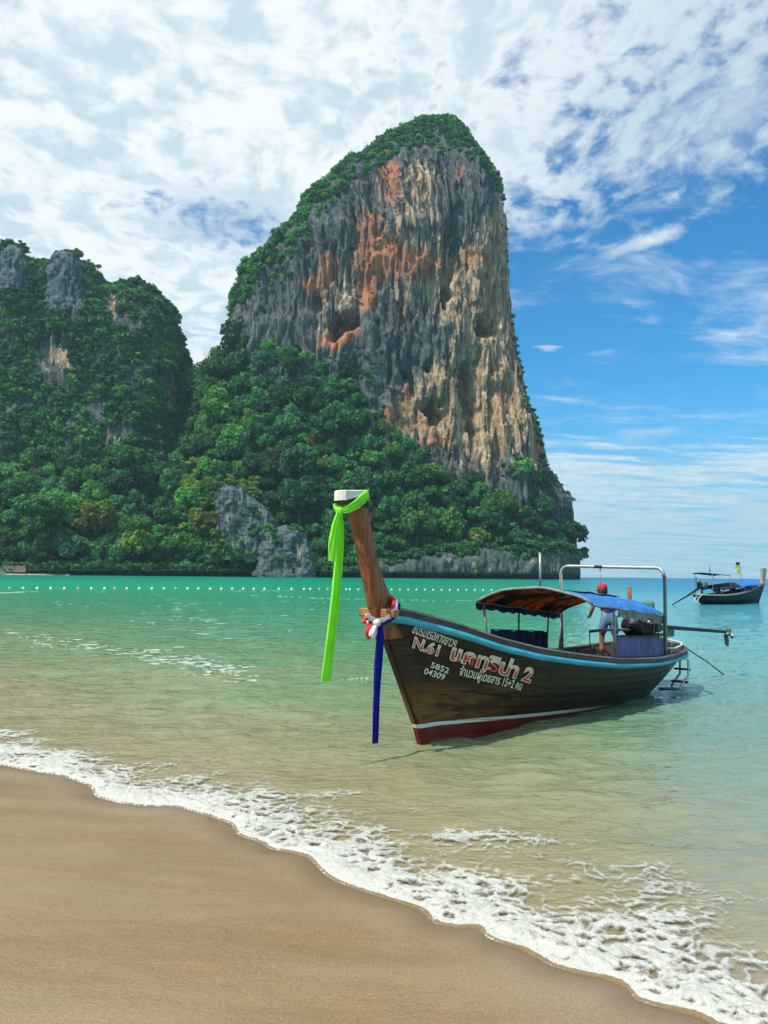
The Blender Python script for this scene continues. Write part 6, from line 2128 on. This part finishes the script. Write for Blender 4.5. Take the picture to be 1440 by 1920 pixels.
bm_w, bm_y = buoy_mesh(M_BUW), buoy_mesh(M_BUY)
xs_ = [18, 43.5, 70, 95.5, 121, 146.5, 171.5, 196, 215, 238, 261, 285, 307.5, 330, 351.5, 372, 394.5, 415, 435.5, 456, 476, 496, 523, 547, 570, 582, 598.5, 614.5, 649, 656] + list(np.arange(672, 965, 15.6))
for i, x in enumerate(xs_):
    y = np.interp(x, [0, 615, 1000], [1104.6, 1106.2, 1108.3])
    p = on_water(x, y); p[2] = .05
    yel = i in (0, 5, 8, 13, 26, 27)
    o = link("buoy", bm_y if yel else bm_w)
    o.location = p
    o.rotation_euler = (rng.normal() * .2, rng.normal() * .2, rng.random() * 6)
    k = .85 if x < 620 else .7
    o.scale = (k, k, k)
    n_ = i + 1
    suf = "th" if 10 < n_ % 100 < 14 else {1: "st", 2: "nd", 3: "rd"}.get(n_ % 10, "th")
    tag(o, f"small {'yellow' if yel else 'white'} float, {n_}{suf} from the left in the buoy line across the bay", "buoy", "floats of the buoy line")
# ---- pale fence behind the strip of sand
fx0 = at(-14, 1060, 538); fx1 = at(48, 1060, 538)
fen = empty("fence", (float(fx0[0]), float(fx0[1]), 1.8)); tag(fen, "pale board fence in the shade of the trees behind the far beach", "fence")
M_FEN = simple("pale_boards", (0.20, 0.185, 0.145), .9, var=.2, scale=.6)
Wf = float(fx1[0] - fx0[0])
for k in range(20):
    x = Wf * (k + .5) / 20
    mb = MB(); mb.box((x, 0, 2.3 + .15 * rng.normal()), (Wf / 20 - .12, .12, 4.4)); mb.build("board", M_FEN, fen, False)
for k in range(6):
    mb = MB(); mb.box((Wf * k / 5, .2, 2.4), (.3, .3, 5.2)); mb.build("post", M_FEN, fen, False)
mb = MB(); mb.box((Wf / 2, .12, 3.6), (Wf, .1, .25)); mb.build("rail", M_FEN, fen, False)
# ---- speedboat just entering at the left edge
sb_ = on_water(-4, 1078.6); sb = empty("speedboat", (sb_[0], sb_[1], 0), 0.1); tag(sb, "small white and blue speedboat just entering at the left edge", "boat")
q = np.linspace(0, 1, 16); rows = []
for t_, z_ in ((0, -.3), (.6, .4), (.95, 1.1), (1, 1.5)):
    rows.append(np.stack([-3.6 + 7.6 * q + .3 * t_, 1.25 * t_ * np.minimum(1, (1 - q) * 2.2) ** .6, 0 * q + z_ + .4 * q ** 2 * t_], 1))
mb = MB()
for s_ in (1, -1): mb.grid(np.array(rows) * [1, s_, 1])
mb.grid(np.array([rows[-1], rows[-1] * [1, -1, 1]])); mb.build("hull", M_WPAINT, sb)
mb = MB(); mb.box((-.6, 0, 2.0), (2.6, 1.7, 1.0), bev=.2); mb.build("cabin", M_WPAINT, sb, False)
mb = MB(); mb.box((-.9, 0, 3.0), (3.4, 2.1, .16), bev=.05); mb.build("sunshade", M_FBLUE, sb, False)
for sx_ in (-2.3, .5):
    for sy in (-.8, .8):
        mb = MB(); mb.tube([(sx_, sy, 1.4), (sx_, sy, 2.95)], .06, 6); mb.build("post", M_STEEL, sb)
mb = MB(); mb.box((-3.7, 0, 1.3), (.5, .5, 1.1), bev=.1); mb.build("outboard_motor", M_BLACK, sb, False)

# ---- air
HAZE = 0.00009
mb = MB(); mb.box((0, 2600, 222), (11500, 9400, 456))
m = bpy.data.materials.new("haze"); m.use_nodes = True
g = G(m.node_tree); g.n.clear()
pv = g.add('ShaderNodeVolumePrincipled', Color=(0.55, 0.85, 1.0), Density=HAZE)
pv.inputs['Anisotropy'].default_value = 0.2
oo = g.add('ShaderNodeOutputMaterial'); g.l.new(pv.outputs[0], oo.inputs['Volume'])
tag(mb.build("haze", m, None, False), "thin bluish sea haze over the bay", kind='stuff')
if __import__('os').environ.get('DBG'):
    print('TRIS', sum(len(o.data.loops) - 2 * len(o.data.polygons) for o in scene.objects if o.type == 'MESH'), {o.name: len(o.data.loops) - 2 * len(o.data.polygons) for o in scene.objects if o.type == 'MESH' and len(o.data.polygons) > 20000})
